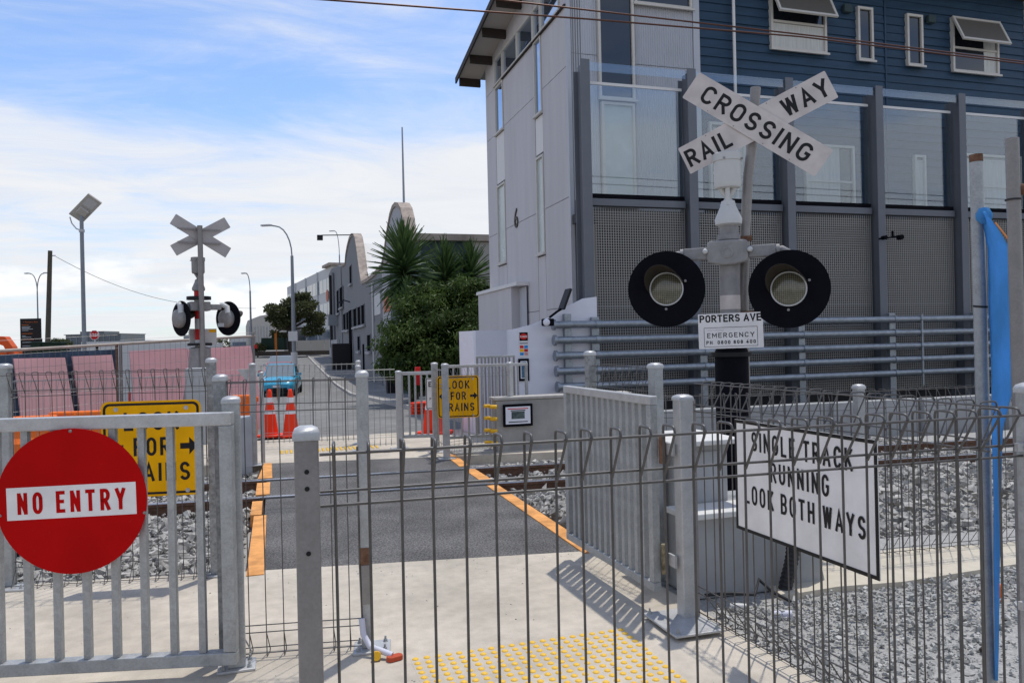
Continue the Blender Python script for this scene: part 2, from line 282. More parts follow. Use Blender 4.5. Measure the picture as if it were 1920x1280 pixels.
# ------------------------------------------------------------------ stroke lettering
def E(cx, cy, rx, ry, a0, a1, n=12): return [(cx+rx*math.cos(R(a0+(a1-a0)*k/n)), cy+ry*math.sin(R(a0+(a1-a0)*k/n))) for k in range(n+1)]
_O = E(.28,.7,.28,.3,0,180)+E(.28,.3,.28,.3,180,360); _O = _O+[_O[0], _O[1]]
G = {'A':(.62,[[(0,0),(.31,1),(.62,0)],[(.11,.29),(.51,.29)]]), 'B':(.56,[[(0,0),(0,1),(.3,1)]+E(.3,.75,.24,.25,90,-90)+[(0,.5)],[(0,.5),(.3,.5)]+E(.3,.25,.26,.25,90,-90)+[(0,0)]]),
 'C':(.56,[E(.28,.7,.28,.3,15,180)+E(.28,.3,.28,.3,180,345)]), 'D':(.56,[[(0,0),(0,1),(.26,1)]+E(.26,.5,.3,.5,90,-90)+[(0,0)]]), 'E':(.48,[[(.48,1),(0,1),(0,0),(.48,0)],[(0,.52),(.4,.52)]]), 'F':(.48,[[(.48,1),(0,1),(0,0)],[(0,.5),(.4,.5)]]),
 'G':(.56,[E(.28,.7,.28,.3,15,180)+E(.28,.3,.28,.3,180,360)+[(.56,.47),(.32,.47)]]), 'H':(.56,[[(0,0),(0,1)],[(.56,0),(.56,1)],[(0,.52),(.56,.52)]]), 'I':(.0,[[(0,0),(0,1)]]), 'K':(.58,[[(0,0),(0,1)],[(.55,1),(.02,.36)],[(.2,.56),(.58,0)]]),
 'L':(.46,[[(0,1),(0,0),(.46,0)]]), 'M':(.7,[[(0,0),(0,1)],[(.02,1),(.35,.3),(.68,1)],[(.7,1),(.7,0)]]), 'N':(.56,[[(0,0),(0,1)],[(.02,.98),(.54,.02)],[(.56,0),(.56,1)]]), 'O':(.56,[_O]), 'P':(.54,[[(0,0),(0,1),(.28,1)]+E(.28,.74,.26,.26,90,-90)+[(0,.48)]]),
 'R':(.56,[[(0,0),(0,1),(.28,1)]+E(.28,.74,.26,.26,90,-90)+[(0,.48)],[(.26,.48),(.56,0)]]), 'S':(.54,[E(.27,.74,.26,.26,10,270)+E(.27,.24,.27,.24,90,-165)]), 'T':(.54,[[(0,1),(.54,1)],[(.27,1),(.27,0)]]), 'U':(.56,[[(0,1),(0,.28)]+E(.28,.28,.28,.28,180,360)+[(.56,1)]]), 'V':(.6,[[(0,1),(.3,0),(.6,1)]]),
 'W':(.8,[[(0,1),(.19,0)],[(.19,0),(.4,.98)],[(.4,.98),(.61,0)],[(.61,0),(.8,1)]]), 'X':(.56,[[(0,0),(.56,1)],[(0,1),(.56,0)]]), 'Y':(.6,[[(0,1),(.3,.46)],[(.6,1),(.3,.46)],[(.3,.46),(.3,0)]]),
 '0':(.5,[[(x*.5/.56,y) for x,y in _O]]), '4':(.54,[[(.4,0),(.4,1),(0,.28),(.54,.28)]]), '8':(.5,[E(.25,.76,.22,.24,0,372),E(.25,.26,.25,.26,0,372)]), '6':(.5,[E(.25,.3,.25,.3,0,372),E(.35,.35,.35,.65,180,105)]), '.':(.02,[[(0,0),(.01,.03)]]), ' ':(.28,[]), '-':(.3,[[(0,.5),(.3,.5)]])}
def ribbon(mb, pts, t, lift, M_):
    P = [Vector((p[0], p[1])) for p in pts]
    Q = [P[0]]
    for p in P[1:]:
        if (p-Q[-1]).length > 1e-5: Q.append(p)
    P = Q
    if (P[0]-P[-1]).length > 1e-3 and len(pts) < 26:
        P[0] = P[0]-(P[1]-P[0]).normalized()*t*.45; P[-1] = P[-1]+(P[-1]-P[-2]).normalized()*t*.45
    L_ = []; Rr = []
    for i, p in enumerate(P):
        d0 = (p-P[i-1]).normalized() if i else (P[1]-p).normalized(); d1 = (P[i+1]-p).normalized() if i < len(P)-1 else d0
        n0 = Vector((-d0.y, d0.x)); n1 = Vector((-d1.y, d1.x)); n = n0+n1
        n = n.normalized() if n.length > .05 else n0
        k = t/2/max(.42, n.dot(n0)); L_.append(p+n*k); Rr.append(p-n*k)
    n = len(P)
    mb.add([(p.x,p.y,lift) for p in L_]+[(p.x,p.y,lift) for p in Rr], [(n+i, n+i+1, i+1, i) for i in range(n-1)], M_)
def text(s, h, M_, t=.17, wx=1.0, gap=.26, lift=.0012, center=True, width=None):
    """lettering in the xy plane, height h, standing on y=0"""
    ws = [G[c][0]*wx+ (t if c != ' ' else 0) + gap*wx for c in s]
    tot = (sum(ws)-gap*wx)
    if width: k = width/(tot*h); wx *= k; ws = [G[c][0]*wx+(t if c != ' ' else 0)+gap*wx for c in s]; tot = sum(ws)-gap*wx
    x = -tot/2 if center else 0; mb = MB(); li = lift; out = [mb]
    for c, w in zip(s, ws):
        if c == ' ': mb = MB(); out.append(mb)
        for st in G[c][1]:
            ribbon(mb, [((x+t/2+px*wx)*h, (t/2+py*(1-t))*h) for px, py in st], t*h, li, M_); li += .00004
        x += w
    return out
def words(s, h, M_, m, parent, **k):
    for mb in text(s, h, M_, **k): mk('lettering', mb, m, parent, local=True)
def font(s, size, M_, mat_, parent, name='lettering', ext=.0, align='CENTER', local=True):
    cu = bpy.data.curves.new('t', 'FONT'); cu.body = s; cu.size = size; cu.align_x = align; cu.extrude = ext; cu.resolution_u = 3
    ob = bpy.data.objects.new('t', cu); C.objects.link(ob); dg = bpy.context.evaluated_depsgraph_get()
    me = bpy.data.meshes.new_from_object(ob.evaluated_get(dg)); bpy.data.objects.remove(ob); me.transform(M_); me.materials.clear(); me.materials.append(mat_); me.name = name
    o = link(name, me, parent)
    if parent and not local: o.location = -parent.location if parent.parent is None else (0,0,0)
    return o

# ================================================================== SETTING
PROF = [(-60,-.3),(11.4,-.3),(11.6,-.03),(13,-.04),(37,-.95),(46,-.95),(70,-.3),(110,.95),(160,1.2),(400,1.25),(2600,1.3)]
def hz(v):
    for (a, za), (b, zb) in zip(PROF, PROF[1:]):
        if v <= b:
            k = max(0, (v-a)/(b-a)); return za+(zb-za)*k
    return PROF[-1][1]
def sheet(us, vs, dz=0, clipz=None):
    mb = MB(); n = len(us); V = []
    for v in vs:
        for u in us: V.append((u, v, hz(v)+dz))
    return mb.add(V, [(j*n+i, j*n+i+1, (j+1)*n+i+1, (j+1)*n+i) for j in range(len(vs)-1) for i in range(n-1)])
VS = [13+2.0*k for k in range(30)]+[76+6*k for k in range(15)]+[170,200]
struct('ground', sheet([-1500,-300,-60,-20,0,20,60,300,1500], [-60,0,6,11.4,11.6]+VS+[300,500,1000,2600]), M['ground'])
struct('road', sheet([-4.2,-2,0,1.6,3.3], [12.35]+VS, .006), M['road'])
struct('footpath', sheet([3.42,4.4,5.6], [14]+VS, .11), M['footpath'])
kb = MB()
kv = [14]+VS
kb.add([(u, v, hz(v)+z) for v in kv for u, z in ((3.3,-.05),(3.3,.115),(3.425,.125),(3.425,-.05))], [(4*j+a, 4*j+b, 4*j+4+b, 4*j+4+a) for j in range(len(kv)-1) for a, b in ((0,1),(1,2),(2,3))])
struct('kerb', kb, M['concrete_edge'])
# crossing street at the far end of the road
cs = MB(); cs.add([(-30,128,1.09),(4.5,128,1.09),(30,128,1.09),(-30,136,1.13),(4.5,136,1.13),(30,136,1.13)], [(0,1,4,3),(1,2,5,4)]); struct('cross_road', cs, M['road'])
# near slab, crossing, far slab
E1 = lambda u: 5.2-.165*(u+.2)       # near edge of the asphalt
E2 = lambda u: 9.92-.18*(u+.2)       # far edge
s = MB(); s.prism([(-4.2,.4),(2.12,.4),(2.08,E1(2.08)),(-4.2,E1(-4.2))], -.26, 0); struct('concrete_path', s, M['concrete'])
s = MB(); s.prism([(-.12,E1(-.12)+.004),(1.98,E1(1.98)+.004),(2.06,E2(2.06)),(-.12,E2(-.12))], -.25, -.002); struct('asphalt_crossing', s, M['asphalt'])
s = MB(); s.prism([(-1.6,E2(-1.6)+.004),(4.4,E2(4.4)+.004),(4.4,12.45),(-1.6,12.35)], -.26, .0); struct('far_concrete_path', s, M['concrete'])
# painted orange plates along both edges of the crossing
for i, (u0, du0, u1, du1, v0, v1) in enumerate([(-.205,.105,-.205,.10,E1(-.2)-.12,6.85),(-.235,.09,-.235,.09,6.9,7.5),(-.215,.13,-.215,.13,7.82,8.5),(-.215,.15,-.165,.09,8.78,9.9),
                                    (1.93,.115,1.965,.11,E1(2)-.05,7.38),(1.975,.125,1.985,.12,7.64,8.42),(1.985,.12,2.02,.12,8.66,9.62)]):
    s = MB(); s.prism([(u0,v0),(u0+du0,v0),(u1+du1,v1),(u1,v1)], -.1, .006); struct('painted_edge', s, M['orange'])
# beds
s = MB(); s.prism([(2.09,.4),(9,.4),(9,3.3),(5.6,4.3),(2.09,4.75)], -.3, -.035); struct('gravel_ground', s, M['gravelbed'])
s = MB(); s.prism([(2.62,3.62),(3.0,3.64),(3.4,3.58),(3.97,3.6),(4.7,3.62),(6.6,3.9),(6.6,4.25),(4.6,3.98),(3.9,4.14),(3.2,4.1),(2.7,4.05)], -.1, .0); struct('sandy_footpath', s, mat('sandy', (.50,.45,.36), .9, var=.08, scale=7, bump=.2))
s = MB(); s.prism([(-14,E1(-4.2)),(-4.2,E1(-4.2)+.003),(-.225,E1(-.225)+.003),(-.235,E2(-.235)),(-14,12.2)], -.3, -.13); struct('track_bed', s, M['gravelbed'])
s = MB(); s.prism([(2.09,4.74),(5.6,4.3),(30,2.6),(30,9.2),(4.4,9.2),(2.16,9.5)], -.3, -.12); struct('track_bed', s, M['gravelbed'])
# ballast and gravel stones
ICO = []; ph = (1+5**.5)/2
for a, b in ((1,ph),(-1,ph),(1,-ph),(-1,-ph)): ICO += [Vector((a,b,0)).normalized(), Vector((0,a,b)).normalized(), Vector((b,0,a)).normalized()]
OCT = [(1,0,0),(-1,0,0),(0,1,0),(0,-1,0),(0,0,1),(0,0,-1)]
OF = [(0,2,4),(2,1,4),(1,3,4),(3,0,4),(2,0,5),(1,2,5),(3,1,5),(0,3,5)]
CUB = [(-1,-1,-1),(1,-1,-1),(1,1,-1),(-1,1,-1),(-1,-1,1),(1,-1,1),(1,1,1),(-1,1,1)]
CF = [(0,3,2,1),(4,5,6,7),(0,1,5,4),(1,2,6,5),(2,3,7,6),(3,0,4,7)]
def stones(name, label, n, place, smin, smax, m, rnd):
    V = []; F = []
    for i in range(n):
        p = place(rnd)
        if p is None: continue
        s_ = smin+(smax-smin)*rnd.random()**2.4; q = Matrix.Rotation(rnd.uniform(0,6.3),3,'Z') @ Matrix.Rotation(rnd.gauss(0,.5),3,'X') @ Matrix.Rotation(rnd.gauss(0,.5),3,'Y')
        base, ff = (CUB, CF) if rnd.random() < .6 else (OCT, OF); k = .62 if base is CUB else 1
        ax = (rnd.uniform(.7,1.25)*k, rnd.uniform(.6,1)*k, rnd.uniform(.4,.75)*k); o = len(V)
        for c in base:
            w = q @ Vector((c[0]*ax[0]*rnd.uniform(.6,1.2), c[1]*ax[1]*rnd.uniform(.6,1.2), c[2]*ax[2]*rnd.uniform(.7,1.15)))
            V.append((p[0]+w.x*s_, p[1]+w.y*s_, p[2]+w.z*s_))
        F += [tuple(o+i_ for i_ in f) for f in ff]
    mb = MB(); mb.v = V; mb.f = F; o = mk(name, mb, m); tag(o, label, 'stones', kind='stuff'); return o
rn = random.Random(3)
def pl_right(r):
    u = r.uniform(2.15,8.5); v = r.uniform(4.25,9.15)
    if v < 4.72-.1*(u-2.1)-.02: return None
    if any(abs(v-(a-.088*u)) < .09 for a in (8.70,7.70)): return None
    return (u, v, -.10+.10*min(1,max(0,(6.2-abs(v-5.9))-4.9))*r.random()+r.uniform(-.01,.03))
stones('ballast_stones', 'angular grey ballast filling the track bed right of the crossing', 11000, pl_right, .014, .075, M['ballast'], rn)
def pl_left(r):
    u = -.26-abs(r.gauss(0,2.2)); v = r.uniform(5.3,9.9)
    if v < E1(u)+.05 or any(abs(v-(a-.088*u)) < .09 for a in (8.70,7.70)): return None
    return (u, v, -.115+r.uniform(-.01,.03))
stones('ballast_stones', 'pale grey ballast filling the track bed left of the crossing', 6500, pl_left, .014, .070, M['ballast'], rn)
def pl_grav(r):
    u = r.uniform(2.14,5.2); v = r.uniform(1.6,3.72)
    dens = .12+.88*min(1,max(0,(v-2.45+.25*math.sin(u*3.1))/.6))
    if r.random() > dens or (v > 3.58+.03*math.sin(u*9)): return None
    return (u, v, -.03+r.uniform(-.006,.01)+(.03*r.random() if v > 2.9 else 0))
stones('gravel_stones', 'loose pale grey gravel heaped beside the right hand fence', 15000, pl_grav, .005, .024, M['stone'], rn)
def pl_slab(r):
    u = r.uniform(-2.6,2.0); v = r.uniform(2.2,5.0) if r.random() < .5 else E1(u)-abs(r.gauss(0,.25))
    return None if v > E1(u)-.01 else (u, v, .001)
stones('grit', 'scattered grit and crumbs lying on the near concrete path', 420, pl_slab, .002, .0075, M['ballast'], rn)
# rails
def rail(label, a):
    t = thing('rail', label, 'rail', (0, a, -.15), -math.atan(.088), 'running rails of the single track')
    prof = [(-.06,0),(.06,0),(.06,.012),(.009,.03),(.009,.11),(.034,.12),(.034,.146),(-.034,.146),(-.034,.12),(-.009,.11),(-.009,.03),(-.06,.012)]
    P = Matrix(((0,0,1,0),(1,0,0,0),(0,1,0,0),(0,0,0,1)))
    mk('rail_body', MB().prism(prof, -25, 35, P), M['railsteel'], t, local=True)
    mk('running_surface', MB().prism([(-.029,.146),(.029,.146),(.027,.1525),(-.027,.1525)], -25, 35, P), M['railtop'], t, local=True)
    f = MB(); f.box(-.17, 2.05, -.105, -.034, .149, .1515); mk('flangeway', f, M['rubber'], t, local=True)
rail('nearer steel running rail crossing the footpath asphalt', 7.70); rail('farther steel running rail crossing the footpath asphalt', 8.70)

# ================================================================== FENCES AND GATES
rw0 = random.Random(9)
def dome(r=.0155, h=.007): return MB().lathe([(r,0),(r*.92,h*.45),(r*.6,h*.9),(0.0001,h)], 10)
tp = MB(); tp.box(.55, 1.61, 1.9, 3.482, -.002, .0008)
tpo = struct('tactile_paving', tp, M['concrete']); dm = mesh('dome', dome(), M['tactile'], 60)
for j in range(14):
    for i in range(21):
        u = .572+i*.0505+rw0.gauss(0,.0008); v = 3.465-j*.0505+rw0.gauss(0,.0008)
        if v < 2.75: continue
        link('dome', dm, tpo, (u, v, .0009))
tp2 = MB()
for j in range(5):
    for i in range(22):
        tp2.add([(p[0]+.05+i*.06, p[1]+10.72+j*.07, p[2]+.002) for p in dome(.02,.008).v], dome(.02).f)
struct('far_tactile_studs', tp2, M['tactile'], kind='stuff')

def post(parent, x, y, ztop, w=.05, zbot=0, m='galv', cap='galv_l', plate=None, holes=(), bolts=True, pt=.012):
    o = mk('post', MB().box(x-w/2, x+w/2, y-w/2, y+w/2, zbot+.012, ztop-.022), M[m], parent, local=True, bev=.005)
    k = MB(); e = w/2+.003
    rings = [(e,0),(e,.014),(e*.86,.024),(e*.45,.031)]
    vs = []
    for r_, z_ in rings: vs += [(x-r_,y-r_,ztop-.03+z_),(x+r_,y-r_,ztop-.03+z_),(x+r_,y+r_,ztop-.03+z_),(x-r_,y+r_,ztop-.03+z_)]
    fs = [(4*i+a, 4*i+(a+1)%4, 4*i+4+(a+1)%4, 4*i+4+a) for i in range(3) for a in range(4)]+[(12,13,14,15)]
    k.add(vs, fs); mk('cap', k, M[cap], o, smooth=50, local=True)
    for zz in holes:
        mk('bolt_hole', MB().lathe([(.0055,0),(.0055,.001)], 12, T((x, y-w/2-.0004, zz)) @ UP), M['black'], o, local=True)
    if plate:
        px, py, dx, dy = plate
        b = mk('base_plate', MB().box(x+dx-px/2, x+dx+px/2, y+dy-py/2, y+dy+py/2, zbot+pt-.012, zbot+pt), M['galv_l'], o, local=True, bev=.003)
        if bolts:
            for sx in (-1,1):
                for sy in (-1,1):
                    bx, by = x+dx+sx*(px/2-.025), y+dy+sy*(py/2-.025)
                    bb = MB().lathe([(.012,zbot+pt),(.012,zbot+pt+.003),(.009,zbot+pt+.0035),(.009,zbot+pt+.012),(.005,zbot+pt+.0125),(.005,zbot+pt+.026),(.0001,zbot+pt+.027)], 8, T((bx,by,0)))
                    mk('bolt', bb, M['galv'], o, local=True)
    return o
rw = random.Random(21)
def hairpin(zt, zb, depth=.075, roll=.115, r=.0026, sides=6):
    """one upright wire of a roll-top panel; the roll leans to +y"""
    d = depth; c = .012
    pts = [(0,.004,zb+roll-.01),(0,d-.006,zb+.012),(0,d-.012,zb+.002),(0,d-.026,zb),(0,.012,zb),(0,.003,zb+.003),(0,0,zb+.012),
           (0,0,zt-.012),(0,.003,zt-.003),(0,.012,zt),(0,d-.02,zt),(0,d-.008,zt-.003),(0,d-.003,zt-.014),(0,.004,zt-roll-.012)]
    return MB().tube(pts, r, sides)
def roll_fence(name, label, A, B, zt, zb, left_roll=True, pitch=.075, r=.0027, wires=True, m='wire', group='roll-top mesh fences', x0=.04, depth=.075, sides=6, extra=(), single=False):
    A = Vector(A); B = Vector(B); L_ = (B-A).length; ang = math.atan2(B.y-A.y, B.x-A.x)
    t = thing(name, label, 'fence', (A.x, A.y, 0), ang, group); s = 1 if left_roll else -1
    hp = hairpin(zt, zb, depth*s if False else depth, r=r, sides=sides)
    if s < 0: hp.v = [(x, -y, z) for x, y, z in hp.v]; hp.f = [tuple(reversed(f)) for f in hp.f]
    n = int((L_-2*x0)/pitch)+1
    if wires:
        me = mesh('upright_wire', hp, M[m], 50)
        for i in range(n): link('upright_wire', me, t, (x0+i*pitch+rw.gauss(0,.0012), 0, 0), (rw.gauss(0,.0015), rw.gauss(0,.0022), rw.gauss(0,.045)))
    else:
        mb = MB()
        for i in range(n): mb.add([(p[0]+x0+i*pitch, p[1], p[2]) for p in hp.v], hp.f)
        mk('mesh_panel', mb, M[m], t, smooth=50, local=True)['kind'] = 'stuff'
    q = 2*r
    for (y, z) in [(depth*.93*s+0, zt-.012-q)]+([] if single else [(-q*s, zt-.004-q)]) + [(-q*s, zt-.115), (-q*s, zt-.148)] + [(-q*s, zb+.148), (-q*s, zb+.115), (-q*s, zb+.02), (depth*.9*s, zb+.02)] + [(-q*s, z_) for z_ in extra]:
        mk('long_wire', MB().tube([(x0-.034,y,z),(L_*.5,y,z+.001),(L_-.012,y,z)], r*1.05, sides), M[m], t, smooth=50, local=True)
    return t
# front fence (nearest)
FA, FB = (.062,1.822), (2.105,1.725)
f = roll_fence('mesh_fence', 'nearest mesh fence running across the foreground to the right edge', FA, FB, 1.2, .04, left_roll=False, r=.0035, x0=.062, sides=8, single=True)
L_ = (Vector(FB)-Vector(FA)).length
post(f, 0, 0, 1.238, .054, m='galv_d', holes=(1.138, 1.10, .955)); post(f, L_+.01, 0, 1.265, .058, plate=(.15,.15,0,0))
for zz in (1.08, .62):
    mk('clip', MB().box(L_-.055, L_-.02, -.012, .0, zz-.012, zz+.012).lathe([(.006,0),(.006,.006),(.0001,.008)], 10, T((L_-.03, -.012, zz)) @ UP), M['galv_l'], f, local=True)
# side fence along the right of the path, with the SINGLE TRACK sign
SA, SB = (2.085,1.80), (2.0,3.44)
f = roll_fence('mesh_fence', 'mesh fence on the right of the path carrying the white single track sign', SA, SB, 1.2, .03, left_roll=False, r=.003, x0=.07)
# fence behind the open gate
GA, GB = (2.13,4.10), (2.02,4.82)
f = roll_fence('mesh_fence', 'mesh fence directly behind the open galvanised gate on the right', GA, GB, 1.255, .10, left_roll=False, r=.0024, x0=.05)
Lg = (Vector(GB)-Vector(GA)).length
post(f, .0, .0, 1.275, .065, zbot=.0, m='galv'); post(f, Lg, 0, 1.345, .058, m='galv_s', cap='galv_l')
# back fence on the right with its own post
BA, BB = (3.53,4.05), (6.3,3.85)
f = roll_fence('mesh_fence', 'mesh fence beside the sandy footpath on the far right, in front of the ballast', BA, BB, 1.06, .0, left_roll=True, r=.0022, x0=.05)
post(f, 0, 0, 1.10, .055, plate=(.15,.12,0,0), cap='galv_l')
for k in (1,): post(f, 2.72, 0, 1.10, .055)
f = roll_fence('mesh_fence', 'short low mesh fence between the signal cabinet and the sandy footpath post', (2.16,4.62), (3.5,4.07), 1.05, .0, left_roll=True, r=.0022, x0=.05)
# left middle fence: between the no-entry gate and the slim post in the path
MA = onz(425,1236,0); MBb = onz(690,1216,0)
f = roll_fence('mesh_fence', 'mesh fence panel between the no entry gate and the slim post on the path', (MA.x,MA.y), (MBb.x,MBb.y), 1.272, .0, left_roll=True, r=.0024, x0=.03)
Lm = (MBb-MA).length
post(f, 0, .0, 1.30, .054, m='galv_s'); post(f, Lm, 0, 1.30, .054, plate=(.17,.15,.02,0))
mk('guide_rod', MB().tube([(Lm-.028,-.03,.95),(Lm-.028,-.03,.4),(Lm-.02,-.03,.08)], .004, 6), M['wire'], f, local=True)
mk('latch_box', MB().box(Lm-.02,Lm+.022,-.035,-.0275,.22,.40), M['galv_d'], f, local=True, bev=.002)
mk('latch_strap', MB().box(Lm-.0275,Lm+.0275,-.0295,-.0275,.40,.48), M['rust'], f, local=True)
mk('diagonal_brace', MB().tube([(.035,-.01,.19),(.10,-.01,.06),(.115,-.01,.03),(.10,-.01,.01),(.03,-.01,.0)], .0035, 6), M['galv'], f, local=True)
hs = thing('locking_hasp', 'orange and grey locking handle lying at the foot of the slim path post', 'lock', (MBb.x+.03, MBb.y-.09, 0))
mk('handle', MB().tube([(-.06,.05,.16),(-.055,.035,.09),(-.03,.0,.045),(.03,-.05,.03),(.06,-.07,.02)], .014, 10), M['lilac'], hs, smooth=60, local=True)
mk('orange_grip', MB().prism(rrect(.075,.042,.018), .0, .022, T((.07,-.08,.0)) @ RZ(.3)), mat('dull_red', (.42,.07,.03), .7, var=.2, scale=30), hs, local=True, bev=.004)
mk('yellow_roller', MB().lathe([(.0001,-.012),(.02,-.012),(.022,0),(.02,.012),(.0001,.012)], 14, T((-.01,-.06,.022)) @ RX(R(75))), M['yellowplug'], hs, smooth=40, local=True)
# left rear fence with the near yellow sign
LA = onz(18,1100,0); LB = onz(405,1078,0)
f = roll_fence('mesh_fence', 'mesh fence behind the no entry gate carrying the near yellow sign', (LA.x,LA.y), (LB.x,LB.y), 1.30, .0, left_roll=False, r=.0024, x0=.04)
Ll = (LB-LA).length
post(f, 0, 0, 1.355, .06, plate=(.22,.16,.02,-.03)); post(f, Ll, 0, 1.36, .052, m='galv_s', plate=(.13,.12,0,0))
f2 = roll_fence('mesh_fence', 'mesh fence at the left edge of the picture beyond the no entry sign', (LA.x-1.5, LA.y+.27), (LA.x-.03, LA.y+.005), 1.29, .0, left_roll=False, r=.0024, x0=.04)

def bar_gate(name, label, A, ang, length, zt, zb, n, rail=.05, bar=(.022,.032), m='galv', mtop='galv_l', barwidths=None, group='galvanised bar gates', shift=0):
    t = thing(name, label, 'gate', (A[0], A[1], 0), ang, group)
    mk('top_rail', MB().box(0, length, -rail/2, rail/2, zt-rail, zt), M[mtop], t, local=True, bev=.004)
    mk('bottom_rail', MB().box(0, length, -rail/2, rail/2, zb, zb+rail), M[m], t, local=True, bev=.004)
    for x in (0, length-rail): mk('stile', MB().box(x+.0006, x+rail-.0006, -rail/2+.0006, rail/2-.0006, zb+rail+.001, zt-rail-.001), M[m], t, local=True, bev=.004)
    bm = mesh('bar', MB().box(-bar[0]/2, bar[0]/2, -bar[1]/2, bar[1]/2, zb+rail+.0005, zt-rail-.0005), M[m])
    x0 = rail; x1 = length-rail; st = (x1-x0)/(n+1)
    for i in range(n): link('bar', bm, t, (x0+st*(i+1)+shift, 0, 0))
    return t
# right gate, swung open along the path
g = bar_gate('bar_gate', 'galvanised bar gate standing open on the right side of the path', (1.835,3.56), R(91.5), 1.16, 1.125, .13, 13, rail=.045, bar=(.034,.03))
for zz in (.30, .86):
    h = mk('hinge', MB().lathe([(.017,-.075),(.017,.075)], 12, T((-.025,-.03,zz))).box(-.03,.02,-.045,-.035,zz-.045,zz+.045), M['rust'] if zz > .5 else mat('hinge_grease', (.30,.25,.15), .5, col2=(.05,.035,.02), scale=30), g, smooth=40, local=True)
    mk('hinge_strap', MB().box(-.10,-.03,-.058,-.046,zz-.03,zz+.03), M['galv_l'], h, local=True)
gp = thing('gate_post', 'square galvanised hinge post on a bolted base plate beside the open gate', 'post', (1.945,3.46,0))
post(gp, 0, 0, 1.135, .075, m='galv_l', plate=(.26,.34,-.06,-.06), pt=.03); mk('side_angle', MB().box(.039,.055,-.03,.03,.02,1.11), M['galv_d'], gp, local=True)
# left gate with NO ENTRY
ga = Vector((-.185,3.565,0)); gang = math.pi-R(12.5)*1
gl = bar_gate('bar_gate', 'galvanised bar gate at the lower left carrying the round no entry sign', (ga.x, ga.y), gang, 1.78, 1.142, .055, 13, rail=.055, bar=(.028,.030), shift=-.03)
gpl = thing('gate_post', 'galvanised latch post at the right end of the no entry gate', 'post', (-.195,3.655,0))
post(gpl, 0, 0, 1.205, .075, m='galv', cap='galv_l', plate=(.16,.13,0,0))
# NO ENTRY sign on the gate
sg = thing('no_entry_sign', 'round red sign reading NO ENTRY fixed to the lower left gate', 'sign', (ga.x+math.cos(gang)*.655, ga.y+math.sin(gang)*.655, .79), gang+math.pi)
F0 = T((0,-.045,0)) @ UP
mk('disc', MB().prism(circ(.306,64), -.0015, .0015, F0), M['red'], sg, local=True)
mk('label_panel', MB().prism([(-.262,-.068),(.262,-.068),(.262,.068),(-.262,.068)], .0015, .0022, F0 @ RZ(R(1))), M['white'], sg, local=True)
words('NO ENTRY', .092, F0 @ RZ(R(1)) @ T((0,-.046,.0022)), M['red'], sg, t=.165, width=.385, gap=.45, lift=.0006)
for x, z in ((.295,-.06),(-.29,-.05),(.0,.295)):
    mk('rivet', MB().lathe([(.007,0),(.006,.003),(.0001,.0045)], 10, F0 @ T((x,z,.0016))), M['galv_d'], sg, local=True)
for z in (.2,-.2): mk('back_strap', MB().box(-.2,.2,-.043,-.017,z-.012,z+.012), M['galv_d'], sg, local=True)

# yellow LOOK FOR TRAINS signs
def look_sign(label, loc, ang, size=.6):
    t = thing('look_for_trains_sign', label, 'sign', loc, ang, 'yellow look for trains signs'); k = size/.6
    F = UP @ Matrix.Scale(k, 4)
    mk('plate', MB().prism(rrect(.6,.6,.045), -.0015, .0015, F), M['yellow'], t, local=True)
    mk('border', MB().ring(rrect(.575,.575,.038), rrect(.545,.545,.026), .0016, .0024, F), M['black'], t, local=True)
    for s_, y, w in (('LOOK',.115,.31),('FOR',-.045,.20),('TRAINS',-.205,.42)):
        words(s_, .115, F @ T((0,y,.0016)), M['black'], t, t=.155, width=w, gap=.3)
    for sgn in (-1,1):
        a = [(.17,-.018),(.225,-.018),(.225,-.055),(.275,.0),(.225,.055),(.225,.018),(.17,.018)]; a = [(sgn*x, y+.01) for x, y in a]
        if sgn < 0: a.reverse()
        mk('arrow', MB().prism(a, .0016, .0026, F), M['black'], t, local=True)
    for x, y in ((-.21,.25),(.21,.25),(-.21,-.27),(.21,-.27)):
        mk('fixing', MB().lathe([(.014,0),(.014,.003),(.006,.003),(.006,.009),(.0001,.010)], 12, F @ T((x,y,.0016))), M['galv_l'], t, local=True)
    return t
pL = onv(286,838,5.2)
look_sign('yellow sign with arrows behind the no entry gate, nearer of two', (pL.x, pL.y-.02, .815), math.atan2(LB.y-LA.y, LB.x-LA.x), .585)

# SINGLE TRACK RUNNING sign on the side fence (faces the path, -u)
c = (onu(1384,891,1.985)+onu(1643,952,1.985))/2
st = thing('single_track_sign', 'white board with black border reading SINGLE TRACK RUNNING LOOK BOTH WAYS', 'sign', (1.985, c.y, c.z), R(-90)+R(1.5))
w_ = abs(onu(1384,891,1.985).y-onu(1643,952,1.985).y); h_ = .49
mk('plate', MB().prism([(-w_/2,-h_/2),(w_/2,-h_/2),(w_/2,h_/2),(-w_/2,h_/2)], -.002, .002, UP), M['white'], st, local=True)
mk('border', MB().ring([(-w_/2,-h_/2),(w_/2,-h_/2),(w_/2,h_/2),(-w_/2,h_/2)], [(-w_/2+.014,-h_/2+.014),(w_/2-.014,-h_/2+.014),(w_/2-.014,h_/2-.014),(-w_/2+.014,h_/2-.014)], .0021, .004, UP), M['black'], st, local=True)
for s_, y, w in (('SINGLE TRACK',.118,.545),('RUNNING',.002,.315),('LOOK BOTH WAYS',-.118,.65)):
    words(s_, .084, UP @ T((.004,y,.0022)), M['black'], st, t=.145, width=w*w_/.84, gap=.34)

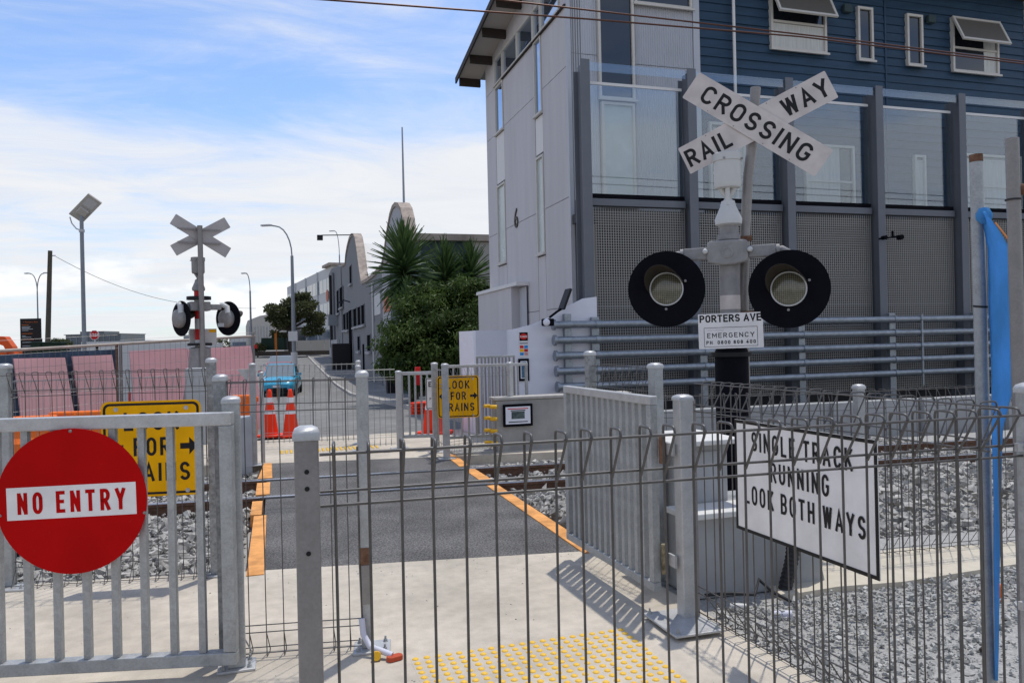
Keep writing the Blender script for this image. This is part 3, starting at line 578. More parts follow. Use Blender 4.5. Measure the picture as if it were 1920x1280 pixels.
# ================================================================== SIGNALS
def crossbuck(t, zc, y, tilt, face, back, front=True, split=30, x0=0, k=1):
    """two boards crossing at height zc; front faces -y"""
    Fb = T((x0,y,zc)) @ UP
    b1 = Fb @ RZ(R(-split)+tilt) @ T((0,0,.03)); b2 = Fb @ RZ(R(split)+tilt) @ T((0,0,.02))
    for B_, s_, nm in ((b1, ['CROSSING'], 0), (b2, ['RAIL','WAY'], 1)):
        o = mk('crossbuck_board', MB().prism(rrect(1.17*k,.225*k,.008,2), -.003, 0, B_), M[face], t, local=True)
        if front:
            if nm == 0:
                for mb in text('CROSSING', .138, B_ @ T((0,-.069,0)), t=.175, width=.93, gap=.24, lift=.0008): mk('lettering', mb, M['black'], o, local=True)
            else:
                for w, cx in (('RAIL',-.385),('WAY',.385)):
                    for mb in text(w, .138, B_ @ T((cx,-.069,0)), t=.175, width=.335 if w == 'RAIL' else .33, gap=.22, lift=.0008): mk('lettering', mb, M['black'], o, local=True)
            for x in (-.36,-.13,.13,.36): mk('rivet', MB().lathe([(.005,0),(.0001,.003)], 8, B_ @ T((x,.1 if nm else -.1,.0003))), M['galv_d'], o, local=True)
    return
def bell_unit(t, z0, m='bell', k=1):
    # bowl, x-shaped struts and skirt under it
    z1 = z0
    mk('bell_skirt', MB().lathe([(.072,z1),(.098,z1+.012),(.102,z1+.05),(.055,z1+.16),(.05,z1+.19)], 28), M[m], t, smooth=40, local=True)
    for s_ in (-1,1):
        mk('bell_strut', MB().tube([(s_*.045,0,z1+.15),(s_*.005,0,z1+.20),(s_*-.055,0,z1+.30)], .021, 10), M[m], t, smooth=60, local=True)
        mk('bell_strut', MB().tube([(0,s_*.045,z1+.15),(0,s_*.03,z1+.20),(0,s_*.055,z1+.30)], .018, 10), M[m], t, smooth=60, local=True)
    b = mk('bell_housing', MB().lathe([(.075,z1+.285),(.092,z1+.29),(.1,z1+.31),(.101,z1+.49),(.108,z1+.492),(.110,z1+.545),(.10,z1+.552),(.0001,z1+.556)], 32), M[m], t, smooth=35, local=True)
    for a in (-100,-20,60): mk('screw', MB().lathe([(.008,0),(.008,.014),(.0001,.018)], 8, T((.108*math.cos(R(a)),.108*math.sin(R(a)),z1+.5)) @ RZ(R(a)) @ RY(R(90))), M['castgrey'], b, local=True)
def lamp_unit(t, x, y, z, yaw, rad=.302, hs_=(0,0)):
    """black background disc with lens, hood and housing; local front is -y turned by yaw"""
    B_ = T((x,y,z)) @ RZ(yaw); F = B_ @ UP
    d = mk('background_disc', MB().prism(circ(rad,56), -.004, .004, F), M['matblack'], t, local=True)
    mk('lens', MB().lathe([(.118,.004),(.118,.012),(.10,.022),(.06,.032),(.0001,.036)], 32, F), M['lens'], d, smooth=60, local=True)
    mk('lens_rim', MB().lathe([(.117,.004),(.117,.016),(.127,.016),(.127,.004)], 40, F), M['galv_l'], d, smooth=30, local=True)
    hd = MB(); n = 26; vs = []; ln = .24
    for rr in (.135,.131):
        for k in range(n+1):
            a = R(18+(190-18)*k/n); e = math.sin((a-R(18))/R(172)*math.pi)**.55; vs += [(rr*math.cos(a),rr*math.sin(a),.004),(rr*math.cos(a)+hs_[0]*e,rr*math.sin(a)+hs_[1]*e,.015+ln*e)]
    o2 = 2*(n+1); fs = []
    for k in range(n): fs += [(2*k,2*k+2,2*k+3,2*k+1),(o2+2*k,o2+2*k+1,o2+2*k+3,o2+2*k+2),(2*k+1,2*k+3,o2+2*k+3,o2+2*k+1)]
    mk('hood', hd.add(vs, fs, F), mat('hood_brown', (.035,.028,.02), .6), d, smooth=40, local=True)
    for a in (88,22,-92): mk('screw', MB().lathe([(.010,.004),(.010,.010),(.004,.013),(.0001,.013)], 10, F @ T((.152*math.cos(R(a)),.152*math.sin(R(a)),0))), M['castgrey'], d, local=True)
    h = MB().lathe([(.15,-.004),(.152,-.05),(.14,-.085),(.10,-.105),(.0001,-.112)], 32, F)
    mk('lamp_housing', h, M['castgrey'], d, smooth=50, local=True)
    return d
# --- near signal, faces the photographer
sp = at(1370, 600, 5.9); sp.z = 0
t = thing('crossing_signal', 'grey flashing light signal with lettered crossbuck, PORTERS AVE plate and two black discs, nearer one', 'signal', sp, R(-34), 'level crossing signals')
Z = lambda y, x=1370: at(x, y, 5.9).z
mk('mast', MB().lathe([(.073,.62),(.073,Z(446)),(.0001,Z(446)+.001)], 24), M['castgrey'], t, smooth=40, local=True)
mk('reflective_band', MB().lathe([(.0745,Z(580)),(.0745,Z(554))], 24), M['signwhite2'], t, smooth=40, local=True)
mk('mast_cover', MB().lathe([(.20,0),(.20,.03),(.125,.05),(.125,Z(655)-.02),(.105,Z(648)),(.0001,Z(648)+.002)], 28), M['matblack'], t, smooth=35, local=True)
cl = mk('cover_clamp', MB().lathe([(.128,Z(668)),(.15,Z(668)),(.15,Z(660)),(.128,Z(660))], 24), M['rubber'], t, smooth=30, local=True)
mk('collar', MB().lathe([(.074,Z(450)),(.085,Z(450)),(.085,Z(441)),(.069,Z(440)),(.069,Z(422))], 24), M['castgrey'], t, smooth=35, local=True)
bell_unit(t, Z(424))
zj = Z(475)
jb = mk('junction_box', MB().prism([(-.15,-.06),(-.135,-.075),(-.04,-.095),(.04,-.095),(.135,-.075),(.15,-.06),(.15,.07),(.13,.09),(-.13,.09),(-.15,.07)], .045, .115, T((-.01,0,zj)) @ UP), M['castgrey'], t, local=True, bev=.012)
mk('cover_boss', MB().lathe([(.045,.115),(.045,.12),(.03,.121),(.03,.118),(.0001,.118)], 20, T((-.01,0,zj)) @ UP), M['castgrey'], jb, local=True)
mk('back_box', MB().box(-.12,.11,-.045,.10,zj-.07,zj+.07), M['castgrey'], t, local=True, bev=.01)
for s_ in (-1,1):
    mk('box_bolt', MB().lathe([(.02,.1),(.02,.125),(.012,.135),(.0001,.137)], 10, T((-.01+s_*.162,0,zj+.012)) @ UP), M['bell'], t, local=True)
    arm = mk('arm', MB().box(min(s_*.14,s_*.335),max(s_*.14,s_*.335),-.085,.0,zj-.045,zj+.045), M['castgrey'], t, local=True, bev=.008)
    mk('arm_pipe', MB().tube([(s_*.33,-.04,zj),(s_*.38,-.04,zj+.005),(s_*.42,-.045,zj-.02),(s_*.43,-.05,zj-.09)], .03, 12), M['castgrey'], t, smooth=60, local=True)
    mk('arm_flange', MB().lathe([(.045,-.012),(.045,.012)], 16, T((s_*.35,-.04,zj+.002)) @ RY(R(90))), M['castgrey'], t, smooth=30, local=True)
lamp_unit(t, -.462, -.16, Z(547,1253)+.02, R(6), .288, hs_=(-.05,.03)); lamp_unit(t, .415, -.16, Z(543,1485)-.01, R(-6), .284, hs_=(-.03,.03))
# sign pole behind the mast and the lettered boards
xb = .215
mk('sign_pole', MB().tube([(.09,.10,.35),(.095,.10,Z(560)),(.12,.10,Z(430)),(.15,.09,Z(330)),(.185,.075,Z(270)),(.22,.075,Z(165))], .038, 14), M['galv_d'], t, smooth=60, local=True)
for zz in (Z(447), Z(588)): mk('pole_clamp', MB().box(.0,.17,.055,.075,zz-.02,zz+.02), M['rust'], t, local=True, bev=.004)
crossbuck(t, Z(236,1426), .02, R(-6.2), 'signwhite2', 'signback', True, 30, xb)
pa = mk('street_plate', MB().prism(rrect(.465,.262,.004,2), 0, .003, T((-.0,-.14,Z(620))) @ UP @ RZ(R(.8))), M['white'], t, local=True); Fp = T((0,-.143,Z(620))) @ UP @ RZ(R(.8))
for a in (text('PORTERS AVE', .056, Fp @ T((0,.066,0)), t=.2, width=.425, gap=.13, lift=.0008), text('EMERGENCY', .036, Fp @ T((0,-.05,0)), t=.15, width=.345, gap=.28, lift=.0008), text('PH. 0800 808 400', .027, Fp @ T((0,-.098,0)), t=.2, width=.345, gap=.35, lift=.0008)):
    for mb in a: mk('lettering', mb, M['black'], pa, local=True)
mk('frame_line', MB().ring(rrect(.385,.145,.002,1,0,-.045), rrect(.379,.139,.002,1,0,-.045), .0004, .0010, Fp), M['black'], pa, local=True)
mk('small_script', MB().tube([(-.165+.013*k, .006+(.004 if k % 2 else -.002), .001) for k in range(10)], .0009, 4, Fp), M['boxgrey'], pa, local=True)
# --- far signal seen from behind
sp2 = at(375, 660, 12.6); sp2.z = 0
t = thing('crossing_signal', 'flashing light signal seen from behind on the left, red and white banded mast, farther one', 'signal', sp2, R(17+180), 'level crossing signals')
Z2 = lambda y: at(371, y, 12.6).z
for k, (y0, y1, m) in enumerate(((545,562,'redband'),(562,578,'bell'),(578,598,'redband'),(598,617,'bell'),(617,637,'redband'),(637,655,'bell'))):
    mk('mast_band', MB().lathe([(.072,Z2(y1)+.001),(.072,Z2(y0)-.001)], 20), M[m], t, smooth=40, local=True)
mk('mast', MB().lathe([(.07,.3),(.07,Z2(540))], 20), M['castgrey'], t, smooth=40, local=True)
mk('pedestal', MB().lathe([(.36,0),(.36,.25),(.30,.5),(.19,Z2(690)),(.165,Z2(652)),(.08,Z2(650))], 8, RZ(R(22.5))), M['castgrey'], t, local=True, bev=.01)
bell_unit(t, Z2(546), 'castgrey')
mk('junction_box', MB().box(-.16,.16,-.12,.12,Z2(583),Z2(566)), M['castgrey'], t, local=True, bev=.015)
mk('collar', MB().lathe([(.08,Z2(562)),(.19,Z2(562)),(.19,Z2(556)),(.08,Z2(556))], 18), M['charcoal'], t, smooth=30, local=True)
mk('collar', MB().lathe([(.08,Z2(648)),(.19,Z2(648)),(.19,Z2(643)),(.08,Z2(643))], 18), M['charcoal'], t, smooth=30, local=True)
for s_ in (-1,1):
    mk('arm', MB().box(min(s_*.14,s_*(.30 if s_ > 0 else .34)),max(s_*.14,s_*(.30 if s_ > 0 else .34)),-.06,.06,Z2(575)-.05,Z2(575)+.04), M['castgrey'], t, local=True, bev=.01)
    mk('arm_pipe', MB().tube([(s_*.33,0,Z2(572)),(s_*.37 if s_ < 0 else .30,.01,Z2(571)),(s_*.43 if s_ < 0 else .29,.05,Z2(576)),(s_*.43 if s_ < 0 else .29,.08,Z2(588))], .045, 12), M['bell'], t, smooth=60, local=True)
    lamp_unit(t, .27 if s_ > 0 else -.46, -.02, Z2(597), R(-72) if s_ > 0 else R(-62), .285)
    mk('tag_plate', MB().box(s_*.3-.05,s_*.3+.05,.155,.158,Z2(610)-.03,Z2(610)+.03), M['boxgrey'], t, local=True) if s_ < 0 else None
mk('sign_pole', MB().tube([(0,.19,.3),(0,.19,Z2(426))], .042, 12), M['galv_d'], t, smooth=60, local=True)
mk('relay_plate', MB().box(-.29,.13,-.16,-.10,Z2(646),Z2(616)), M['bell'], t, local=True, bev=.004); mk('warning_sticker', MB().box(-.28,-.17,-.10,-.097,Z2(623),Z2(617.5)), M['yellow'], t, local=True)
crossbuck(t, Z2(444), .12, 0, 'signback', 'signback', False, 31, -.035, .84)
for y in (432,457): mk('board_bracket', MB().box(-.33,.33,.128,.145,Z2(y)-.012,Z2(y)+.012), M['galv_d'], t, local=True)

# grey equipment housing at the foot of the near signal
t = thing('signal_cabinet', 'low grey equipment housing with stepped lid coloured as sunlit at the foot of the near signal', 'cabinet', (2.35,4.3,0))
mk('tall_box', MB().box(2.19,2.55,4.02,4.42,-.03,.80), M['cabinet'], t, bev=.01)
mk('lower_box', MB().add([(2.17,3.80,-.03),(3.02,3.76,-.03),(3.10,4.4,-.03),(2.2,4.42,-.03),(2.17,3.80,.42),(2.93,3.78,.42),(2.96,4.4,.42),(2.2,4.42,.42)], [(0,3,2,1),(4,5,6,7),(0,1,5,4),(1,2,6,5),(2,3,7,6),(3,0,4,7)]), M['cabinet'], t, bev=.008)
mk('lid', MB().box(2.12,2.58,3.9,4.44,.801,.83), M['cabtop_sunlit'], t, bev=.006)
mk('ledge', MB().box(2.12,2.62,3.74,4.0,.421,.455), M['cabtop_sunlit'], t, bev=.006)  # lid and ledge carry the sunlit tone in their colour
mk('hatch', MB().box(2.25,2.5,4.008,4.019,.45,.75), M['boxgrey'], t, bev=.004)
tb = thing('conduit', 'black ribbed cable conduit bending into the gravel by the grey housing', 'cable', (2.75,3.7,0))
pts = [(2.72+.02*math.sin(k*.11), 3.70-.02*math.sin(k*.11), .44-k*.0125) for k in range(40)]
mk('ribbed_hose', MB().tube(pts, [.040 if k % 2 else .034 for k in range(40)], 12), M['conduit'], tb)
tag(mk('cable', MB().tube([(2.2,3.72,.02),(2.3,3.62,.05),(2.42,3.58,.04),(2.5,3.66,.09),(2.55,3.6,.03),(2.62,3.52,-.01)], .009, 8), M['conduit'], smooth=60), 'thin black cable looping over the gravel near the hinge post', 'cable')
tag(mk('duct', MB().tube([(2.28,3.60,-.01),(2.36,3.55,-.01)], .018, 12), M['bell'], smooth=60), 'short white duct end lying in the gravel', 'pipe')
tag(mk('duct', MB().tube([(2.42,3.42,-.015),(2.50,3.38,-.01)], .022, 12), M['lilac'], smooth=60), 'short pale lilac duct end lying in the gravel', 'pipe')

# ================================================================== BUILDING ON THE RIGHT
U0, V0 = 5.255, 13.3
bld = thing('apartment_building', 'grey and blue three storey apartment building with weatherboards and numeral six', 'building', (U0, V0, 0))
VE = 19.0
zt = lambda v: 8.36+(VE-v)*.156
wl = MB(); P2 = Matrix(((0,0,1,0),(1,0,0,0),(0,1,0,0),(0,0,0,1)))     # (x,y,h) -> (h, x, y): polygon in v,z extruded along u
mk('side_wall', wl.prism([(V0,0),(VE,0),(VE,zt(VE)),(V0,zt(V0))], U0+.03, U0+.3, P2), M['wgrey'], bld)
joints = [.0, 2.04, 4.07, 6.49, 7.62, 10]
vj = [V0, 14.72, 15.2, 17.45, 18.15, VE]
for a, b in zip(joints, joints[1:]):
    for c, d in zip(vj, vj[1:]):
        if (c, d) in ((14.72,15.2),(17.45,18.15)): continue
        z1 = min(b, 99); poly = [(c+.006,a+.006),(d-.006,a+.006),(d-.006,min(z1-.006,zt(d))),(c+.006,min(z1-.006,zt(c)))]
        if poly[3][1] <= a or poly[2][1] <= a: continue
        if a == 7.62: 
            if d > 18.2: pass
            else: poly = [(c+.006,8.30+.0),(d-.006,8.30),(d-.006,zt(d)),(c+.006,zt(c))]
        mk('panel', MB().prism(poly, U0, U0+.028, P2), M['fascia'], bld)
# two narrow window strips, and the clerestory band
def swin(c, d, a, b, m, fr=.045, proud=.02, name='window'):
    w = mk(name, MB().ring([(c,a),(d,a),(d,b),(c,b)], [(c+fr,a+fr),(d-fr,a+fr),(d-fr,b-fr),(c+fr,b-fr)], U0-proud, U0+.05, P2), M['cream'], bld)
    mk('pane', MB().prism([(c+fr,a+fr),(d-fr,a+fr),(d-fr,b-fr),(c+fr,b-fr)], U0+.02, U0+.045, P2), M[m], w)
    mk('sill', MB().box(U0-.06, U0-.0005, c-.02, d+.02, a-.035, a-.001), M['cream'], w)
for c, d, zb_, zl in ((14.73,15.19,6.05,3.2),(17.46,18.14,6.45,3.3)):
    swin(c, d, zb_, 7.60, 'skyglass'); mk('infill_panel', MB().prism([(c+.01,5.25),(d-.01,5.25),(d-.01,zb_-.05),(c+.01,zb_-.05)], U0+.004, U0+.03, P2), M['infill'], bld)
    swin(c, d, zl, 5.2, 'frost'); mk('panel', MB().prism([(c+.006,0.01),(d-.006,0.01),(d-.006,zl-.06),(c+.006,zl-.06)], U0, U0+.028, P2), M['fascia'], bld)
    mk('panel', MB().prism([(c+.006,8.3),(d-.006,8.3),(d-.006,zt(d)),(c+.006,zt(c))], U0, U0+.028, P2), M['fascia'], bld)
cv = [V0+.35, 14.72, 15.2, 16.3, 17.45, 18.15]
for c, d in zip(cv, cv[1:]): swin(c+.01, d-.01, 7.64, 8.28+(.0 if d > 15 else .3), 'skyglass')
mk('panel', MB().prism([(V0+.006,7.63),(V0+.345,7.63),(V0+.345,zt(V0+.35)),(V0+.006,zt(V0))], U0, U0+.028, P2), M['fascia'], bld)
mk('band_drip', MB().box(U0-.05, U0-.001, V0, 17.44, 7.585, 7.612), M['rafters'], bld)
# roof with rafters
rf = MB(); rf.prism([(V0-.5,zt(V0-.5)),(VE+.55,zt(VE+.55)),(VE+.55,zt(VE+.55)+.07),(V0-.5,zt(V0-.5)+.07)], U0-.62, U0+7, P2); rfo = mk('roof', rf, M['roofgrey'], bld)
mk('soffit', MB().prism([(V0-.5,zt(V0-.5)-.03),(VE+.5,zt(VE+.5)-.03),(VE+.5,zt(VE+.5)-.004),(V0-.5,zt(V0-.5)-.004)], U0-.58, U0-.002, P2), M['soffit'], rfo)
mk('fascia_board', MB().prism([(V0-.5,zt(V0-.5)-.15),(VE+.55,zt(VE+.55)-.15),(VE+.55,zt(VE+.55)-.003),(V0-.5,zt(V0-.5)-.003)], U0-.66, U0-.622, P2), M['rafters'], rfo)
for v in (VE+.46, 18.3, 17.1, 15.9, 14.7, 13.5): mk('rafter', MB().prism([(v,zt(v)-.22),(v+.07,zt(v+.07)-.22),(v+.07,zt(v+.07)-.033),(v,zt(v)-.033)], U0-.56, U0-.001, P2), M['rafters'], rfo)
# numeral
font('6', .66, Matrix(((0,0,-1,U0-.004),(-1,0,0,16.62),(0,1,0,3.98),(0,0,0,1))) @ Matrix.Diagonal((.95,.95,1,1)), mat('numeral_bronze', (.05,.04,.035), .5), bld, 'numeral', ext=.02, local=False)
# lower annexe with a corrugated door
an = mk('annexe', MB().box(U0-.25, U0-.002, 16.35, 19.25, 0, 2.62), M['fascia'], bld)
mk('annexe_cap', MB().box(U0-.29, U0-.002, 15.85, 19.3, 2.622, 2.70), M['infill'], bld)
def corrugated(o_, du, width, z0, z1, pitch, amp, m, name, parent, axis):
    mb = MB(); n = int(width/pitch*4); vs = []
    for i in range(n+1):
        s_ = i*width/n; y = amp*math.sin(2*math.pi*s_/pitch)
        p = (o_[0]+s_, o_[1]+y) if axis == 'u' else (o_[0]+y, o_[1]+s_)
        vs += [(p[0],p[1],z0),(p[0],p[1],z1)]
    return mk(name, mb.add(vs, [(2*i,2*i+2,2*i+3,2*i+1) for i in range(n)]), m, parent, smooth=70)
corrugated((U0-.05,15.88), 0, .46, 0, 2.6, .06, .015, M['corr'], 'corrugated_door', bld, 'v')
# front: corrugated bay
UB = 7.95
mk('front_wall', MB().box(U0+.31, UB, V0+.03, V0+.3, 0, 9.4), M['wgrey'], bld)
corrugated((U0+.06,V0), 0, .55, 6.72, 9.4, .048, .011, M['corr'], 'corrugated_sheet', bld, 'u'); corrugated((U0+.06,V0), 0, .55, 4.0, 6.71, .048, .011, M['corr'], 'corrugated_sheet', bld, 'u')
corrugated((6.62,V0), 0, UB-6.62-.07, 6.62, 9.4, .048, .011, M['corr'], 'corrugated_sheet', bld, 'u'); corrugated((6.62,V0), 0, UB-6.62-.07, 3.6, 6.61, .048, .011, M['corr'], 'corrugated_sheet', bld, 'u')
mk('corner_trim', MB().box(U0-.012, U0+.065, V0-.02, V0+.04, 0, 9.35), M['corr'], bld); mk('corner_trim', MB().box(UB-.075, UB+.06, V0-.03, V0+.04, 3.6, 9.35), M['corr'], bld)
def fwin(u0, u1, z0, z1, m='winglass', fr=.05, mull=None, v=V0, curt=None):
    w = mk('window', MB().ring([(u0,z0),(u1,z0),(u1,z1),(u0,z1)], [(u0+fr,z0+fr),(u1-fr,z0+fr),(u1-fr,z1-fr),(u0+fr,z1-fr)], -.05, .05, T((0,v-.01,0)) @ UP), M['cream'], bld)
    mk('pane', MB().prism([(u0+fr,z0+fr),(u1-fr,z0+fr),(u1-fr,z1-fr),(u0+fr,z1-fr)], -.006, .0, T((0,v-.012,0)) @ UP), M[m], w)
    if mull: mk('transom', MB().box(u0+fr, u1-fr, v-.045, v-.013, mull-.022, mull+.022), M['cream'], w)
    if curt: mk('curtain', MB().box(curt[0], curt[1], v-.0165, v-.0135, curt[2], curt[3]), M['curtain'], w)
    mk('sill', MB().box(u0-.03, u1+.03, v-.10, v-.062, z0-.03, z0+.012), M['cream'], w)
    return w
fwin(5.86, 6.60, 5.9, 9.2); fwin(5.9, 6.58, 3.9, 5.85, 'frost'); fwin(6.62, 7.85, 7.75, 9.3)
# blue weatherboards, each board a piece, split at the vertical joint
bw = mk('weatherboard_wall', MB().box(UB+.06, 16.4, V0+.05, V0+.3, 0, 8.85), M['teal'], bld)
bh = .175; UJ = 12.45
def board_mesh(w):
    return mesh('weatherboard', MB().add([(0,-.028,0),(w,-.028,0),(w,.045,0),(0,.045,0),(0,-.004,bh+.012),(w,-.004,bh+.012),(w,.03,bh+.012),(0,.03,bh+.012)], [(0,3,2,1),(4,5,6,7),(0,1,5,4),(1,2,6,5),(2,3,7,6),(3,0,4,7)]), M['blueboard'])
ba, bb = board_mesh(UJ-.02-UB-.062), board_mesh(16.32-UJ-.02)
off = -bld.location
for k in range(29):
    z = 3.75+k*bh
    link('weatherboard', ba, bw, (UB+.062, V0+.004*(k % 2), z)); link('weatherboard', bb, bw, (UJ+.02, V0+.004*(k % 2), z))
mk('joint_strip', MB().box(UJ-.018, UJ+.018, V0-.036, V0-.005, 3.75, 8.83), M['blueboard'], bld)
mk('corner_trim', MB().box(16.325, 16.45, V0-.04, V0+.04, 0, 8.85), M['cream'], bld)
pv = V0-.03
def awning(u0, u1, z0, z1, ang=28):
    ln = (z1-z0); B_ = T((0,pv-.065,z1)) @ RX(R(-ang))
    w = mk('window_sash', MB().ring([(u0,-ln),(u1,-ln),(u1,0),(u0,0)], [(u0+.05,-ln+.05),(u1-.05,-ln+.05),(u1-.05,-.05),(u0+.05,-.05)], -.02, .02, B_ @ UP), M['cream'], bld)
    mk('pane', MB().prism([(u0+.05,-ln+.05),(u1-.05,-ln+.05),(u1-.05,-.05),(u0+.05,-.05)], -.003, .003, B_ @ UP), mat('awning_glass', (.13,.12,.105), .3, spec=.3), w)
fwin(9.60, 10.93, 7.15, 8.42, mull=7.72, v=pv, curt=(9.66,10.88,7.2,7.69)); awning(9.58, 10.96, 7.72, 8.42, 25)
fwin(11.71, 12.10, 7.1, 8.22, v=pv); fwin(12.98, 13.40, 7.1, 8.2, v=pv)
fwin(14.2, 15.50, 7.07, 8.25, mull=7.6, v=pv, curt=(15.1,15.44,7.12,8.2)); awning(14.18, 15.52, 7.6, 8.25, 25)
fwin(8.15, 8.95, 3.9, 5.6, v=pv, mull=4.6, curt=(8.25,8.9,3.95,5.5)); fwin(10.35, 11.55, 3.9, 5.3, v=pv, mull=4.55, curt=(10.42,11.2,3.95,5.25)); fwin(13.1, 13.4, 3.9, 5.2, v=pv, curt=(13.16,13.35,3.95,5.1)); fwin(14.4, 16.1, 3.9, 5.3, v=pv, mull=4.6, curt=(14.5,15.8,3.95,5.2))
for u in (11.45, 13.62): mk('wall_vent', MB().box(u-.1,u+.1,pv-.1,pv+.0,8.05,8.22), M['teal'], bld, bev=.02)
mk('downpipe', MB().tube([(8.72,V0-.12,3.8),(8.72,V0-.12,9.4)], .03, 10), M['infill'], bld, smooth=60)
mk('front_roof', MB().box(8.0, 17.0, V0-.75, V0+5, 8.86, 8.95), M['roofgrey'], bld); mk('gutter', MB().box(8.0, 17.0, V0-.86, V0-.752, 8.84, 8.96), M['cream'], bld); mk('eave_lining', MB().box(8.0, 16.9, V0-.74, V0+.03, 8.835, 8.858), M['rafters'], bld)
mk('deck', MB().box(U0+.02, 17, 12.62, V0+.02, 3.55, 3.72), M['parkwall'], bld)
mk('parking_wall', MB().box(U0+.4, 18, 13.0, 13.25, 0, 3.54), M['parkwall'], bld)
mk('vent_grille', MB().box(5.65, 6.75, 12.96, 12.998, 2.55, 3.5), M['charcoal'], bld); mk('duct_pipe', MB().tube([(5.5,12.9,0),(5.5,12.9,3.5)], .06, 10), M['screen'], bld, smooth=60)
# steel screen in front: columns, glass, woven mesh
scr = thing('acoustic_screen', 'dark steel columned screen with glass panes above woven mesh panels before the blue building', 'screen', (5.18,12.3,0))
SP = 2.058; cols = [5.176+SP*k for k in range(7)]
for u in cols:
    c_ = mk('column', MB().box(u-.085,u+.085,12.285,12.303,0,6.235).box(u-.006,u+.006,12.3035,12.6195,0,6.2).box(u-.085,u+.085,12.62,12.638,0,6.12), M['column'], scr)
for a, b in zip(cols, cols[1:]):
    l, r = a+.09, b-.09
    p_ = mk('glass_pane', MB().box(l,r,12.50,12.512,3.97,5.88), M['glass'], scr)
    mk('pane_rail', MB().box(l,r,12.47,12.54,3.90,3.968), M['matblack'], p_); mk('pane_top', MB().box(l,r,12.49,12.53,5.882,5.93), M['infill'], p_)
    mk('sill_beam', MB().box(l,r,12.44,12.60,3.76,3.88), M['column'], scr)
    mk('top_glass', MB().box(l-.08,r+.08,12.318,12.326,6.05,6.2), M['glass'], scr)
    w = MB(); n1 = int((r-l)/.046); x0 = (r-l)/n1
    for i in range(n1+1): w.box(l+i*x0-.0055,l+i*x0+.0055,12.492,12.502,.3,3.74)
    for i in range(int(3.44/.046)): w.box(l,r,12.484,12.4915,.3+i*.046-.0055,.3+i*.046+.0055)
    o = mk('woven_mesh', w, M['screen'], scr); o['kind'] = 'stuff'
    for z in (2.0,): mk('mesh_rail', MB().box(l,r,12.52,12.55,z-.02,z+.02), M['column'], scr)
tag(mk('camera_bracket', MB().tube([(11.25,12.27,3.25),(11.3,12.1,3.25),(11.5,12.08,3.27)], .018, 8).tube([(11.42,12.1,3.25),(11.42,12.1,3.38)], .02, 8).lathe([(.05,0),(.05,.1)], 12, T((11.5,12.05,3.25)) @ UP).lathe([(.04,0),(.04,.1)], 12, T((11.22,12.15,3.25)) @ UP), M['matblack'], smooth=50), 'small black camera bracket fixed to a dark screen column', 'camera')
# galvanised pipe barrier
pb = thing('pipe_barrier', 'barrier of five stacked galvanised pipes with round end plates before the screen', 'barrier', (4.6,12.0,0))
pv2 = 12.02
for k in range(5):
    z = 1.68-.257*k; u0 = 4.43+.012*k
    p_ = mk('pipe', MB().tube([(u0,pv2,z),(10,pv2,z),(17.5,pv2,z)], .060, 16), M['pipe'], pb, smooth=60)
    mk('end_plate', MB().lathe([(.09,-.02),(.09,.02)], 24, T((u0-.03,pv2,z)) @ RY(R(90))), M['pipe'], p_, smooth=30)
    for u in cols[:6]: mk('collar', MB().lathe([(.070,-.04),(.070,.04)], 16, T((u,pv2,z)) @ RY(R(90))), M['pipe'], p_, smooth=30)
    mk('collar', MB().lathe([(.075,-.03),(.075,.03)], 16, T((11.95,pv2,z)) @ RY(R(90))), M['pipe'], p_, smooth=30)
mk('stanchion', MB().box(4.62,4.74,pv2+.06,pv2+.16,0,1.86), M['pipe'], pb, bev=.006)
for u in cols[:6]: mk('stanchion', MB().box(u-.07,u+.07,pv2+.06,pv2+.14,0,1.80), M['pipe'], pb, bev=.006)
mk('drain_rod', MB().tube([(11.95,pv2-.05,.4),(11.95,pv2-.05,1.78)], .02, 8), M['pipe'], pb, smooth=60)
# floodlight with small solar panel on the barrier end
fl = thing('floodlight', 'small black floodlight with tilted solar panel clamped to the pipe barrier end', 'light', (4.45,12.0,1.84))
mk('lamp_body', MB().box(4.16,4.36,11.86,11.96,1.66,1.78), M['matblack'], fl, bev=.02); mk('lens', MB().lathe([(.06,0),(.05,.02),(.0001,.03)], 14, T((4.22,11.86,1.72)) @ UP), M['lilac2'], fl, smooth=60)
mk('solar_panel', MB().box(-.02,.02,-.12,.12,0,.36, T((4.53,11.98,1.93)) @ RY(R(22))), M['charcoal'], fl); mk('bracket', MB().tube([(4.3,11.93,1.8),(4.45,11.95,1.9),(4.55,11.98,1.95)], .02, 8), M['matblack'], fl, smooth=60)

# ================================================================== FAR SIDE OF THE CROSSING
# far fences and gate
def far_panel(label, A, B, zt, zb=.05, posts=(0,1), pz=1.16, name='mesh_fence', pm='galv_l', left=True):
    f = roll_fence(name, label, A, B, zt, zb, left_roll=left, r=.0024, wires=False, m='wire_l', group='far side mesh fences', x0=.05, sides=4)
    L__ = (Vector(B)-Vector(A)).length
    for k in posts: post(f, L__*k, 0, pz, .065, m=pm, cap='galv_l', plate=(.18,.16,0,0), bolts=False)
    return f
a = onz(487,862); b = onz(674,846); far_panel('far mesh fence panel in front of the two orange cones', (-.26,11.55), (1.13,11.30), 1.16, .05, (1,), 1.20)
far_panel('far mesh fence panel left of the small far gate', (1.05,10.52), (1.55,10.50), 1.09, .05, (0,), 1.15)
g = bar_gate('bar_gate', 'small galvanised bar gate on the far side of the crossing', (1.60,10.50), R(-12), .50, 1.04, .14, 4, rail=.045, bar=(.028,.03))
gp2 = thing('gate_post', 'galvanised hinge post of the small far gate', 'post', (1.58,10.47,0)); post(gp2, 0, 0, 1.06, .075, m='galv_l', plate=(.24,.2,0,0), bolts=False)
p1, p2 = onz(818,848), onz(838,860)
